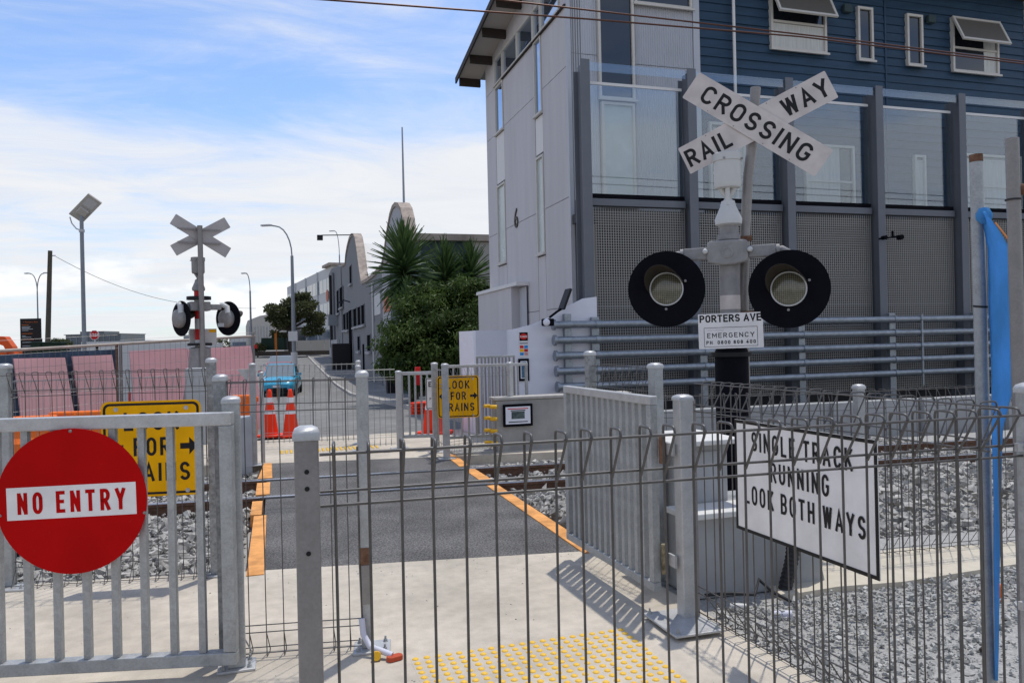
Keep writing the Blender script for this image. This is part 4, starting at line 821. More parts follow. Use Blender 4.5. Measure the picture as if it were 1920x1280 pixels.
tw = thing('twin_post_fence', 'pair of galvanised posts joined by perforated strip left of the far yellow sign', 'fence', (0,0,0))
for p in (p1, p2): post(tw, p.x, p.y, 1.17, .075, m='galv', cap='galv_l', plate=(.2,.16,0,0), bolts=False)
mk('infill_mesh', (lambda mb: [mb.tube([(p1.x+(p2.x-p1.x)*k/6, p1.y+(p2.y-p1.y)*k/6, .1),(p1.x+(p2.x-p1.x)*k/6, p1.y+(p2.y-p1.y)*k/6, 1.1)], .004, 4) for k in range(1,6)] and mb)(MB()), M['galv_d'], tw)['kind'] = 'stuff'
for z in (1.08,.90,.86,.16): mk('cross_bar', MB().tube([(p1.x,p1.y,z),(p2.x,p2.y,z)], .006, 6), M['galv_d'], tw)
far_panel('far mesh fence right of the far yellow sign meeting the concrete wall', (p2.x,p2.y+.02), (2.95,9.78), 1.13, .05, (1,), 1.15)
fb = bar_gate('bar_fence', 'upright bar fence behind the far yellow sign', (2.15,10.25), R(0), 1.2, 1.12, .12, 10, rail=.04, bar=(.02,.03), group='far bar fences'); fb['category'] = 'fence'
fb2 = bar_gate('bar_fence', 'tall close barred grey fence in front of the hoarding', (2.78,10.9), R(-3), .58, 1.22, .05, 9, rail=.03, bar=(.022,.03), m='galv_d', mtop='galv', group='far bar fences'); fb2['category'] = 'fence'
pc = (onv(831,741,9.75)+onv(897,743,9.6))/2
look_sign('yellow sign with arrows on the far side of the crossing', (pc.x-.06, pc.y-.12, pc.z), R(-9), .53)
es = thing('emergency_sign', 'white notice behind the far twin posts', 'sign', tuple(onv(822,737,10.3)), R(-6))
mk('plate', MB().prism(rrect(.34,.42,.01,2), -.002, .002, UP), M['white'], es, local=True); mk('border', MB().ring(rrect(.33,.41,.01,2), rrect(.31,.39,.006,2), .0021, .003, UP), M['black'], es, local=True)
words('EMERG', .07, UP @ T((.01,.09,.002)), M['black'], es, t=.2, width=.27, gap=.3); words('PUSH', .035, UP @ T((-.06,-.09,.002)), M['black'], es, t=.16, width=.12, gap=.3)
tag(mk('red_marker', MB().box(1.83,1.90,10.55,10.6,.85,1.10), M['rednote']), 'small red marker plate on the far fence beside the white notice', 'marker')
# left far posts and box
q1 = onz(477,872)
lp = thing('fence_stub', 'pair of galvanised posts at the far left corner of the crossing', 'fence', (q1.x,q1.y,0)); post(lp, 0, 0, 1.23, .075, m='galv', cap='galv_l', plate=(.2,.16,0,0), bolts=False); post(lp, .10, .12, 1.12, .05, m='galv_l')
mk('gusset', MB().prism([(-.04,1.16),(-.16,1.16),(-.16,1.14),(-.05,1.0)], -.01, .01, UP), M['galv_l'], lp, local=True)
far_panel('far mesh fence running left from the corner posts', (-4.2,10.4), (q1.x-.05,q1.y+.02), 1.10, .0, (), 1.15)
tag(mk('equipment_box', MB().box(at(444,800,9.6).x,at(474,800,9.6).x,9.75,10.05,-.1,at(460,777,9.6).z), M['boxgrey'], bev=.015), 'plain grey equipment box beside the far left corner posts', 'cabinet')
tag(mk('equipment_box', MB().box(at(347,700,11.4).x,at(386,700,11.4).x,at(366,700,11.4).y,at(366,700,11.4).y+.3,-.1,at(366,690,11.4).z), M['boxgrey'], bev=.02), 'grey metal cabinet at the foot of the far signal', 'cabinet')
# concrete wall with the poster, plinth, low wall running right
VW = 9.62
wlb = onv(930,752,VW); wrb = onv(1075,750,VW)
cw = thing('concrete_wall', 'grey concrete wall end carrying a framed notice beside the track', 'wall', (wlb.x,VW,0)); mk('wall', MB().box(wlb.x,4.6,VW,VW+.22,-.15,.66), M['cement'], cw, bev=.012); mk('coping', MB().box(wlb.x-.03,4.62,VW-.02,VW+.24,.662,.70), M['concrete_edge'], cw, bev=.008)
tag(mk('concrete_plinth', MB().box(2.12,wlb.x-.03,VW-.08,VW+.5,-.2,.03), M['cement'], bev=.01), 'low concrete plinth between the far yellow sign and the wall', 'plinth')
for k in range(4):
    z = .59-.155*k
    tag(mk('yellow_hook', MB().tube([(wlb.x-.17,VW-.03,z+.01),(wlb.x-.09,VW-.03,z+.01)], .022, 8).tube([(wlb.x-.1,VW-.05,z),(wlb.x-.01,VW-.06,z-.005)], .026, 8), M['yellowplug'], smooth=50), ['topmost','second','third','lowest'][k]+' yellow plastic insulator on the concrete wall end', 'insulator', 'yellow insulators')
po = thing('framed_notice', 'black framed landscape notice with a small map on the concrete wall', 'poster', tuple(onv(971,778,VW-.03)))
mk('frame', MB().prism(rrect(.40,.29,.008,2), -.01, .01, UP), M['matblack'], po, local=True); mk('sheet', MB().prism([(-.168,-.112),(.168,-.112),(.168,.112),(-.168,.112)], .0102, .0115, UP), M['paper'], po, local=True); mk('map', MB().prism([(-.09,-.045),(.09,-.045),(.09,.05),(-.09,.05)], .0117, .0125, UP), M['photo'], po, local=True)
for y, w, m in ((.085,.28,'rednote'),(.062,.20,'black'),(-.085,.26,'black')): mk('print_line', MB().prism([(-w/2,y-.006),(w/2,y-.006),(w/2,y+.006),(-w/2,y+.006)], .0117, .0122, UP), M[m], po, local=True)
lw = thing('low_wall', 'long low grey blue retaining wall beyond the track on the right', 'wall', (4.7,9.6,0)); 
for k in range(10):
    mk('wall_panel', MB().box(4.68+1.6*k,4.68+1.6*k+1.585,9.7-.088*1.6*k*.5,9.9-.088*1.6*k*.5,-.2,.40), M['cabinet'], lw, bev=.006)
# hoarding
hd = thing('hoarding', 'pale lilac plywood hoarding with curved top beside the grey building', 'hoarding', (3.3,12.4,0))
hl, hm, hr = onv(868,650,12.0), onv(889,650,11.7), onv(950,650,12.15)
mk('return_panel', MB().prism([(hl.x,12.25),(hm.x,11.72),(hm.x+.04,11.74),(hl.x+.04,12.27)], 0, 1.60), M['lilac2'], hd)
mk('face_panel', MB().prism([(hm.x,11.72),(hr.x,12.14),(hr.x,12.18),(hm.x+.04,11.76)], 0, 1.605), M['lilac'], hd)
poly = [(hr.x,0),(5.25,0),(5.25,2.15),(5.0,2.12),(4.7,1.98),(4.4,1.82),(4.1,1.70),(3.8,1.63),(hr.x,1.60)]
mk('curved_panel', MB().prism(poly, -.02, .02, T((0,12.2,0)) @ UP), M['lilac2'], hd)
dp = thing('danger_sign', 'tall narrow danger notice with coloured safety symbols on the lilac hoarding', 'sign', tuple(onv(982,645,12.175)))
mk('plate', MB().prism(rrect(.155,.41,.004,2), -.002, .004, UP), M['white'], dp, local=True); mk('danger_panel', MB().prism(rrect(.145,.14,.004,2,0,.125), .0042, .005, UP), M['matblack'], dp, local=True)
mk('danger_oval', MB().prism([(x*1.0,y*.75+.125) for x, y in circ(.066,20)], .0052, .006, UP), M['rednote'], dp, local=True); words('DANGER', .03, UP @ T((0,.11,.006)), M['white'], dp, t=.18, width=.105, gap=.3)
mk('print_line', MB().prism([(-.07,.0),(.07,.0),(.07,.03),(-.07,.03)], .0042, .0046, UP), M['boxgrey'], dp, local=True)
for i, m in enumerate(('rednote','multicol','yellow','redband','multicol','pink')): x = -.037+.074*(i % 2); y = -.045-.058*(i//2); mk('symbol', MB().prism(rrect(.066,.05,.004,2,x,y), .0042, .005, UP), M[m], dp, local=True)
fp = thing('framed_map', 'black framed portrait map hanging below the danger notice', 'poster', tuple(onv(982,693,12.17)))
mk('frame', MB().prism(rrect(.185,.37,.004,2), -.002, .012, UP), M['matblack'], fp, local=True); mk('sheet', MB().prism(rrect(.115,.29,.003,2), .0122, .013, UP), M['paper'], fp, local=True); mk('map', MB().prism(rrect(.085,.26,.003,2), .0132, .014, UP), mat('map_blue', (.03,.09,.16), .5, col2=(.12,.22,.30), scale=18), fp, local=True)
nt_ = tag(mk('paper_note', MB().box(-.03,.03,-.004,.0,-.13,.13, T(tuple(onv(879,663,11.97)-Vector((.012,.012,0)))) @ RZ(R(-60))), M['paper']), 'narrow paper strip stuck on the left end of the hoarding', 'note')
# cones
cm = {}
def cone(label, x, y, z=0, k=1.0):
    t = thing('traffic_cone', label, 'cone', (x,y,z), random.uniform(0,6), 'traffic cones')
    mk('base', MB().prism(rrect(.36*k,.36*k,.05*k), 0, .035*k), M['cone'], t, local=True, bev=.008)
    rr = lambda z_: (.135-(.135-.028)*z_/.75)*k
    for a, b, m, n in ((.035,.36,'cone','body'),(.36,.42,'coneband','reflective_band'),(.42,.54,'cone','body'),(.54,.62,'coneband','reflective_band')):
        mk(n, MB().lathe([(rr(a),a*k),(rr(b),b*k)], 20), M[m], t, smooth=40, local=True)
    mk('tip', MB().lathe([(rr(.62),.62*k),(rr(.7)*.98,.71*k),(.024*k,.745*k),(.015*k,.75*k)], 20), M['cone'], t, smooth=50, local=True)
c1, c2 = onz(507,818), onz(546,818)
cone('orange traffic cone behind the far fence, left one of the pair', c1.x, c1.y); cone('orange traffic cone behind the far fence, right one of the pair', c2.x, c2.y)
c3 = onz(808,812); cone('orange traffic cone behind the far twin posts', c3.x, c3.y, 0, 1.05); c4 = onz(826,812); cone('orange traffic cone directly under the far yellow sign', c4.x, c4.y, 0, 1.05)
bs = thing('barrier_stack', 'stacked red plastic barrier feet on the road under the bush', 'barrier feet', tuple(onz(790,778,-.25)))
for k in range(4): mk('foot', MB().prism(rrect(.5,.3,.08), .08*k, .08*k+.065, RZ(.15*k)), M['cone'], bs, local=True, bev=.015)
# ------------------------------------------------------------------ cars
def car(label, loc, ang, paint, L_=4.0, W=1.70, Hh=1.48):
    t = thing('parked_car', label, 'car', loc, ang, 'cars parked along the street')
    # x forward, sections (x, half width low, half width top, z bottom, z belt)
    def loft(secs):
        mb = MB(); n = 12; vs = []
        for x, w0, w1, z0, z1 in secs:
            for (sx, sz) in ((0,z0),(.7,z0),(.95,z0+.10*(z1-z0)),(1,z0+.35*(z1-z0)),(.98,z0+.7*(z1-z0)),(.9,z0+.93*(z1-z0)),(.6,z1),(0,z1+.012)): vs.append((x, sx*w0, sz))
        m_ = 8; fs = [(i*m_+k, (i+1)*m_+k, (i+1)*m_+k+1, i*m_+k+1) for i in range(len(secs)-1) for k in range(m_-1)]
        mb.add(vs, fs); mb.add([(x,-y,z) for x,y,z in vs], [tuple(reversed(f)) for f in fs])
        for e in (0, len(secs)-1): mb.add([vs[e*m_+k] for k in range(m_)]+[(vs[e*m_+k][0],-vs[e*m_+k][1],vs[e*m_+k][2]) for k in range(m_-2,0,-1)], [tuple(range(14))])
        return mb
    h = L_/2; w = W/2
    mk('body', loft([(-h,w*.8,w,.38,.80),(-h+.12,w*.95,w,.24,.92),(-h*.5,w,w,.2,.95),(0,w,w,.2,.93),(h*.45,w,w,.2,.93),(h*.78,w*.97,w,.22,.84),(h*.95,w*.86,w,.26,.68),(h,w*.7,w,.34,.58)]), paint, t, smooth=60, local=True)
    gh = MB(); s1 = [(-h+.12,w*.80,.90),(h*.48,w*.86,.92),(h*.10,w*.72,Hh),(-h*.72,w*.68,Hh-.04)]
    v = [(x,y,z) for x,y,z in s1]+[(x,-y,z) for x,y,z in s1]
    mk('roof', MB().add([(h*.10,w*.72,Hh-.015),(h*.10,-w*.72,Hh-.015),(-h*.72,w*.68,Hh-.05),(-h*.72,-w*.68,Hh-.05),(h*.07,w*.6,Hh+.03),(h*.07,-w*.6,Hh+.03),(-h*.68,w*.56,Hh+.0),(-h*.68,-w*.56,Hh+.0)], [(0,2,6,4),(1,5,7,3),(4,6,7,5),(0,4,5,1),(2,3,7,6)]), paint, t, smooth=60, local=True)
    mk('windscreen', MB().add([v[1],v[5],v[6],v[2]], [(0,1,2,3)]), M['carglass'], t, local=True); mk('rear_window', MB().add([v[4],v[0],v[3],v[7]], [(0,1,2,3)]), M['carglass'], t, local=True)
    for k in (0,4): mk('side_window', MB().add([v[k],v[k+1],v[k+2],v[k+3]], [(0,1,2,3) if k else (3,2,1,0)]), M['carglass'], t, local=True)
    for s_ in (-1,1):
        mk('pillar', MB().tube([(h*.48,s_*w*.86,.92),(h*.10,s_*w*.72,Hh-.01)], .035, 6), paint, t, local=True)
        mk('headlight', MB().lathe([(.13,0),(.12,.05),(.07,.09),(.0001,.1)], 14, T((h*.84,s_*w*.70,.66)) @ RY(R(70)) @ RZ(0)), M['headlamp'], t, smooth=50, local=True)
        mk('mirror', MB().box(h*.38,h*.46,min(s_*w,s_*(w+.18)),max(s_*w,s_*(w+.18)),.94,1.08), paint, t, local=True, bev=.02)
        for x in (h*.64,-h*.62):
            wh = mk('wheel', MB().lathe([(.20,-.09),(.29,-.09),(.31,-.06),(.31,.06),(.29,.09),(.20,.09)], 22, T((x,s_*(w-.10),.31)) @ RX(R(90))), M['rubber'], t, smooth=40, local=True)
            mk('rim', MB().lathe([(.0001,-.085),(.20,-.08),(.20,.08),(.0001,.085)], 16, T((x,s_*(w-.10),.31)) @ RX(R(90))), M['lamphead'], wh, smooth=30, local=True)
    mk('grille', MB().box(h*.93,h*1.005,-w*.55,w*.55,.26,.42), M['carblack'], t, local=True, bev=.02); mk('bumper_lip', MB().box(h*.8,h*1.0,-w*.9,w*.9,.17,.25), M['carblack'], t, local=True, bev=.03)
    mk('number_plate', MB().box(h*1.004,h*1.012,-.18,.18,.44,.54), M['white'], t, local=True); mk('upper_grille', MB().box(h*.955,h*.99,-w*.4,w*.4,.555,.61), M['carblack'], t, local=True, bev=.01)
def cpos(px, d): p = at(px, 700, d); return (p.x, p.y, hz(p.y)+.006)
car('bright blue hatchback parked on the street facing the crossing', cpos(528,38.5), R(-97), M['carblue'])
car('faded red car parked behind the blue hatchback', cpos(524,43.5), R(-95), M['carred'], 4.3)
car('silver car parked farthest back behind the red car', cpos(528,51), R(-95), M['carsilver'], 4.4, 1.78, 1.55)
stk = at(517,640,33); tag(mk('marker_stake', MB().box(stk.x-.05,stk.x+.05,stk.y-.02,stk.y+.02,stk.z-.35,stk.z+.35).tube([(stk.x,stk.y,hz(stk.y)),(stk.x+.04,stk.y,stk.z+.5)], .012, 6), M['straw']), 'orange brown marker stake standing in front of the parked cars', 'stake')
cone('red traffic cone by the street lamp foot beyond the cars', *cpos(547,56), .95); mrk = at(547,655,56)
# street lamps
def street_lamp(label, px, d, ytop, reach, drop, ang, base=None, head=.6, r0=.085, double=False):
    b = at(px, 640, d); top = at(px, ytop, d).z; zb = hz(b.y) if base is None else base
    t = thing('street_lamp', label, 'street lamp', (b.x, b.y, zb), ang, 'street lamps')
    z = top-zb
    for s_ in ((1,-1) if double else (1,)):
        pts = [(0,0,z*.80)]+[(s_*reach*(1-math.cos(R(a)))*.8, 0, z*.80+(z*.2-drop)*math.sin(R(a))) for a in range(15,91,15)]+[(s_*reach, 0, z-drop*.6)]
        mk('arm', MB().tube(pts, .045, 8), M['lamppost'], t, smooth=60, local=True)
        mk('lamp_head', MB().prism([(-.1,-.03),(head,-.05),(head+.06,.0),(head,.06),(.1,.08),(-.1,.05)], -.13, .13, T((s_*reach,0,z-drop*.6)) @ RZ(0 if s_ > 0 else math.pi) @ UP), M['lamphead'], t, local=True, bev=.03)
    mk('pole', MB().tube([(0,0,0),(0,0,z*.80)], [r0, r0*.62], 12), M['lamppost'], t, smooth=60, local=True)
    return t
sl1 = street_lamp('tall street lamp beside the parked cars with arm to the left', 551, 48, 420, 1.25, .1, R(180-17), r0=.15)
mk('sleeve', MB().lathe([(.2,0),(.2,1.9)], 14), M['offwhite'], sl1, smooth=40, local=True); mk('notice', MB().box(-.28,.28,-.2,-.17,2.6,3.2, RZ(R(180))), M['bell'], sl1, local=True)
street_lamp('slender street lamp left of the round tree', 471, 72, 511, .35, .1, R(180-17), r0=.12, head=.4)
street_lamp('street lamp rising behind the grey warehouse gable', 640, 95, 432, .55, .1, R(180-17), r0=.12)
street_lamp('distant double armed street lamp at the far left', 72, 75, 511, .75, .1, R(-17), double=True, r0=.09, head=.4)
# solar lamp
p = at(158,640,22); t = thing('solar_street_lamp', 'solar powered street lamp with tilted panel on a plain grey pole', 'street lamp', (p.x,p.y,hz(p.y)), R(-17)); zt_ = at(158,405,22).z-hz(p.y)
mk('pole', MB().tube([(0,0,0),(0,0,zt_-.2),(0,0,zt_)], [.062,.052,.045], 12), M['lamppost'], t, smooth=60, local=True)
ax_ = Vector((.78,-.30,.55)).normalized(); sy_ = Vector((.42,.12,-.05)); sy_ = (sy_-ax_*sy_.dot(ax_)).normalized(); nz_ = ax_.cross(sy_)
if nz_.z < 0: nz_ = -nz_; sy_ = -sy_
PB = T((.12,.0,zt_+.22)) @ Matrix((( ax_.x,sy_.x,nz_.x,0),(ax_.y,sy_.y,nz_.y,0),(ax_.z,sy_.z,nz_.z,0),(0,0,0,1)))
pn = mk('panel', MB().box(-.46,.46,-.21,.21,-.03,.03, PB), M['solar'], t, local=True, bev=.01); mk('led_strip', MB().box(.08,.38,-.14,.14,-.037,-.031, PB), M['lamphead'], pn, local=True); mk('cell_sheet', MB().box(-.44,.44,-.19,.19,.031,.036, PB), M['officeglass'], pn, local=True)
mk('tilt_bracket', MB().box(-.22,.02,-.13,.13,-.13,-.032, PB), M['solar'], t, local=True, bev=.02); mk('stay', MB().tube([(.03,0,zt_-.42),(-.15,0,zt_-.36),(-.28,0,zt_-.2),(-.33,0,zt_-.02)], .018, 8), M['lamphead'], t, smooth=60, local=True); mk('clamp', MB().lathe([(.075,zt_-.46),(.075,zt_-.38)], 14), M['lamphead'], t, local=True)
# timber pole and its wire
pb_, pt_ = at(85,655,40), at(94,470,40)
t = thing('timber_pole', 'dark weathered timber pole leaning slightly at the far left', 'pole', (pb_.x,pb_.y,hz(pb_.y))); mk('pole', MB().tube([(pb_.x,pb_.y,hz(pb_.y)),tuple(pt_)], [.15,.105], 12), M['timber'], t, smooth=60); mk('insulator', MB().tube([tuple(pt_+Vector((.1,0,-.25))),tuple(pt_+Vector((.25,0,-.25)))], .03, 8), M['lamphead'], t)
w0 = pt_+Vector((.25,0,-.3)); w1 = at(335,567,48); w2 = at(480,578,60)
def cat(a, b, sag, n=14): return [tuple(a.lerp(b, k/n)-Vector((0,0,sag*4*(k/n)*(1-k/n)))) for k in range(n+1)]
tag(mk('service_wire', MB().tube(cat(w0, w1, .35), .012, 5).tube(cat(w1, w2, .1), .012, 5), M['charcoal']), 'thin overhead service wire sagging from the timber pole', 'wire')
# signboard, stop sign, bins, digger
p = at(58,626,34); t = thing('site_signboard', 'tall black site signboard with orange heading at the far left', 'signboard', (p.x,p.y,hz(p.y)), R(-17)); zc = p.z-hz(p.y)
mk('board', MB().box(-.45,.45,-.03,.03,zc-.95,zc+.68), M['board'], t, local=True)
for x in (-.4,.4): mk('leg', MB().box(x-.04,x+.04,.032,.1,0,zc-.2), M['charcoal'], t, local=True)
font('1 Porters Ave', .115, T((0,-.032,zc+.49)) @ UP, M['orangeprint'], t)
for i, (y, w, m) in enumerate(((.40,.3,'orangeprint'),(.32,.38,'boxgrey'),(.27,.33,'boxgrey'),(.22,.48,'boxgrey'),(.16,.28,'boxgrey'),(.02,.46,'orangeprint'),(-.08,.16,'boxgrey'),(-.14,.4,'boxgrey'),(-.24,.5,'orangeprint'),(-.36,.4,'boxgrey'),(-.52,.46,'boxgrey'),(-.60,.5,'boxgrey'))):
    mk('print_line', MB().box(-.37,-.37+w,-.033,-.031,zc+y-.014,zc+y+.014), M[m], t, local=True)
p = at(177,628,52); t = thing('stop_sign', 'red octagonal STOP sign on a pale post in the distance', 'sign', (p.x,p.y,hz(p.y)), R(-17)); zc = p.z-hz(p.y)
oc = [(.34*math.cos(R(22.5+45*k)),.34*math.sin(R(22.5+45*k))) for k in range(8)]
mk('plate', MB().prism(oc, -.01, .01, T((0,0,zc)) @ UP), M['white'], t, local=True); mk('red_face', MB().prism([(x*.92,y*.92) for x, y in oc], .0105, .013, T((0,0,zc)) @ UP), M['signred'], t, local=True); words('STOP', .22, T((0,-.013,zc-.11)) @ UP, M['white'], t, t=.18, width=.5, gap=.3, lift=.002); mk('post', MB().tube([(0,.04,0),(0,.04,zc)], .04, 8), M['bell'], t, local=True)
for i, px in enumerate((73,94,109)):
    p = at(px,640,30); t = thing('wheelie_bin', ['leftmost','middle','rightmost'][i]+' of three dark green wheelie bins beneath the timber pole', 'bin', (p.x,p.y,hz(p.y)), R(-17), 'green bins by the site')
    z1 = at(px,644,30).z-hz(p.y); mk('bin_body', MB().add([(-.14,-.15,.05),(.14,-.15,.05),(.14,.15,.05),(-.14,.15,.05),(-.2,-.22,z1),(.2,-.22,z1),(.2,.22,z1),(-.2,.22,z1)], CF), M['greenbin'], t, local=True); mk('lid', MB().box(-.22,.22,-.25,.24,z1+.001,z1+.06), M['greenbin'], t, local=True, bev=.02)
p = at(8,650,26); t = thing('excavator', 'orange excavator half hidden at the left edge behind the site fence', 'excavator', (p.x,p.y,hz(p.y)), R(-17)); 
zz = lambda y: at(8,y,26).z-hz(p.y)
mk('boom', MB().prism([(-1.2,zz(640)),(-.15,zz(630)),(.12,zz(631)),(.36,zz(650)),(.42,zz(665)),(.2,zz(665)),(.05,zz(648)),(-.2,zz(643)),(-1.2,zz(652))], -.14, .14, UP), M['digger'], t, local=True, bev=.02)
mk('cab', MB().box(-2.3,-.9,-.6,.7,.9,zz(632)), M['charcoal'], t, local=True, bev=.06); mk('engine_cover', MB().box(-1.4,.2,-.7,.7,.8,zz(655)), M['digger'], t, local=True, bev=.08)
for s_ in (-.75,.75): mk('track', MB().prism(rrect(2.6,.7,.33,6,-1,.4), -.2, .2, T((0,s_,0)) @ UP), M['rubber'], t, local=True)
# temporary fence with pink sheets
ptsf = [at(-60,661,11.4), at(222,645,13.0), at(478,630,14.4)]
for i in range(2):
    A, B = ptsf[i], ptsf[i+1]; t = thing('site_fence', ['temporary mesh site fence panel at the far left before the blue scrim','temporary mesh site fence panel behind the far signal'][i], 'fence', (A.x,A.y,0), math.atan2(B.y-A.y,B.x-A.x), 'temporary site fence panels'); Lf = math.hypot(B.x-A.x,B.y-A.y); sl_ = (B.z-A.z)/Lf
    mk('top_tube', MB().tube([(0,0,A.z),(Lf,0,B.z)], .024, 8), M['timberrail'], t, smooth=60, local=True)
    for x in (0.03, Lf-.03): mk('upright', MB().tube([(x,0,-.2),(x,0,A.z+sl_*x+(.08 if x > 1 and i else 0))], .024, 8), M['rust'] if x > 1 and not i else M['galv_d'], t, smooth=60, local=True)
    g_ = MB()
    for k in range(int(Lf/.085)): x = .05+k*.085; g_.tube([(x,-.026,0),(x,-.026,A.z+sl_*x-.02)], .0022, 4)
    for k in range(8): z = .05+k*.22; g_.tube([(.02,-.029,z),(Lf-.02,-.029,z+sl_*Lf)], .0022, 4)
    mk('wire_mesh', g_, M['wire_l'], t, local=True)['kind'] = 'stuff'
A, B = ptsf[0], ptsf[1]; Cc = ptsf[2]
tag(mk('red_tie', MB().lathe([(.035,0),(.035,.07)], 10, T(tuple(Cc-Vector((0,0,.23))))), M['redband']), 'red tape tied round the end upright of the site fence', 'tape')
pk = [((26,672),(122,670),(26,800),(125,798)),((136,668),(210,665),(136,800),(212,800)),((243,658),(350,652),(243,770),(350,770)),((352,655),(470,648),(352,770),(480,765))]
for i, (a, b, c_, d_) in enumerate(pk):
    def onf(px, py, j):
        P_, Q_ = (ptsf[0], ptsf[1]) if j < 2 else (ptsf[1], ptsf[2]); n = Vector((-(Q_.y-P_.y), Q_.x-P_.x, 0)).normalized(); P0 = P_+n*.62; r = ray(px,py); o = Vector((0,0,CAM_H)); k = (P0-o).dot(n)/r.dot(n); return o+r*k, n
    q = [onf(*x, i) for x in (a, b, d_, c_)]; n = q[0][1]; tl = [p_[0] for p_ in q]
    for p_ in tl[2:]: p_.z = -.15
    tl[2] -= n*.55; tl[3] -= n*.55
    vs = [tuple(p_) for p_ in tl]+[tuple(p_+n*.05) for p_ in tl]
    tag(mk('pink_sheet', MB().add(vs, [(0,1,2,3),(7,6,5,4),(0,4,5,1),(1,5,6,2),(2,6,7,3),(3,7,4,0)]), M['pink']), ['leftmost pink insulation sheet standing behind the site fence','narrow second pink insulation sheet behind the site fence','pink insulation sheet just left of the far signal mast','rightmost pink insulation sheet right of the far signal mast'][i], 'sheet', 'pink insulation sheets')
n_ = Vector((-(B.y-A.y), B.x-A.x, 0)).normalized()
sa, sb = A+n_*.80, B+n_*.80+(B-A).normalized()*.3
sm = tag(mk('blue_scrim', MB().add([(sa.x,sa.y,-.2),(sb.x,sb.y,-.2),(sb.x,sb.y,sb.z-.10),(sa.x,sa.y,sa.z-.06)]+[(p_[0]+n_.x*.01,p_[1]+n_.y*.01,p_[2]) for p_ in ((sa.x,sa.y,-.2),(sb.x,sb.y,-.2),(sb.x,sb.y,sb.z-.10),(sa.x,sa.y,sa.z-.06))], CF), M['scrim']), 'dark blue banner cloth strung behind the pink sheets', 'banner')
bt = at(217,702,12.7); font('eior', .075, T(tuple(bt)) @ RZ(math.atan2(B.y-A.y,B.x-A.x)) @ UP, M['boxgrey'], sm, local=True)
hw = at(295,652,19); t = tag(mk('white_wall', MB().box(hw.x-1.3,hw.x+1.5,hw.y,hw.y+.15,hz(hw.y),at(295,645,19).z), M['bell']), 'long white low wall with dark marks seen over the site fence', 'wall')
for i, px in enumerate((64,124,178,458)):
    p = at(px,800,[11.2,11.5,11.3,12.6][i]); p.z = -.1; lab = ['leftmost orange plastic barrier behind the no entry sign','middle orange plastic barrier behind the no entry gate top rail','orange plastic barrier just left of the near yellow sign','orange plastic barrier at the far left corner posts'][i]
    t = thing('plastic_barrier', lab, 'barrier', p, R(random.uniform(-14,6)), 'orange plastic barriers')
    w = (.30,.22,.24,.2)[i]; ht = (.60,.63,.65,.75)[i]
    mk('barrier_body', MB().prism([(-.22,0),(.22,0),(.2,.22),(.09,.36),(.075,ht),(-.075,ht),(-.09,.36),(-.2,.22)], -w, w, Matrix(((0,0,1,0),(1,0,0,0),(0,1,0,0),(0,0,0,1)))), M['barrier'], t, local=True, bev=.03)
    for sx in (-1,1): mk('lug', MB().box(sx*w-.03,sx*w+.03,-.05,.05,ht-.12,ht-.04), M['barrier'], t, local=True, bev=.01)
tag(mk('hazard_tube', MB().tube([tuple(at(243,752,11)),tuple(at(243,735,11))], .018, 8), M['rednote']), 'small red and white tube end sticking up behind the near yellow sign', 'marker')
tag(mk('track_box', MB().box(-2.1,-1.6,6.6,7.0,-.13,.12), M['charcoal'], bev=.02), 'black trackside box in the ballast behind the no entry sign', 'box')

# ================================================================== STREET BUILDINGS
UF = 5.65
def vz(px, py, u=UF): p = onu(px, py, u); return (p.y, p.z)
def wwin(parent, box, m='darkwin', u=UF, sill=True, sm='wlight'):
    (x0, y0, x1, y1) = box; a = vz(x1, (y0+y1)/2, u)[0]; b = vz(x0, (y0+y1)/2, u)[0]
    z1 = (vz(x0,y0,u)[1]+vz(x1,y0,u)[1])/2; z0 = (vz(x0,y1,u)[1]+vz(x1,y1,u)[1])/2
    w = mk('window', MB().ring([(a,z0),(b,z0),(b,z1),(a,z1)], [(a+.08,z0+.06),(b-.08,z0+.06),(b-.08,z1-.06),(a+.08,z1-.06)], u-.05, u+.02, P2), M['wgrey'], parent)
    mk('pane', MB().prism([(a+.08,z0+.06),(b-.08,z0+.06),(b-.08,z1-.06),(a+.08,z1-.06)], u-.02, u+.01, P2), M[m], w)
    if sill: mk('sill', MB().box(u-.18, u-.051, a-.1, b+.1, z0-.14, z0-.01), M[sm], w)
# grey warehouse with curved gable
v0 = vz(717,560)[0]; v1 = vz(641,560)[0]; vp = vz(664,443); 
wh = thing('warehouse', 'grey rendered warehouse with curved gable along the street', 'building', (UF,v0,hz(v0)))
edge = [vz(x,y) for x, y in ((717,503),(700,520),(688,529),(679,533),(676,515),(673,492),(670,468),(667,450),(664,443),(660,443),(656,450),(652,465),(649,482),(648,497),(641,500))]
poly = [(v0,-1.5)]+[(a if a > v0 else v0, b) for a, b in edge]+[(v1,-1.5)]
mk('facade', MB().prism(poly, UF, UF+.45, P2), M['wgrey'], wh)
cap = MB()
for (a, b), (c_, d_) in zip(edge[:-1], edge[1:]):
    cap.add([(UF-.08,a,b),(UF-.08,c_,d_),(UF+.5,c_,d_),(UF+.5,a,b),(UF-.08,a,b+.22),(UF-.08,c_,d_+.22),(UF+.5,c_,d_+.22),(UF+.5,a,b+.22)], CF)
mk('parapet_cap', cap, M['wcap'], wh)
ev = edge[3]; 
mk('roof', MB().add([(UF+.46,ev[0]-1.2,ev[1]-.3),(UF+.46,vp[0],vp[1]-.5),(UF+7,vp[0],vp[1]-.5),(UF+7,ev[0]-1.2,ev[1]-.3),(UF+.46,v1,edge[-1][1]-.5),(UF+7,v1,edge[-1][1]-.5)], [(0,1,2,3),(1,4,5,2)]), M['roofwhite'], wh)
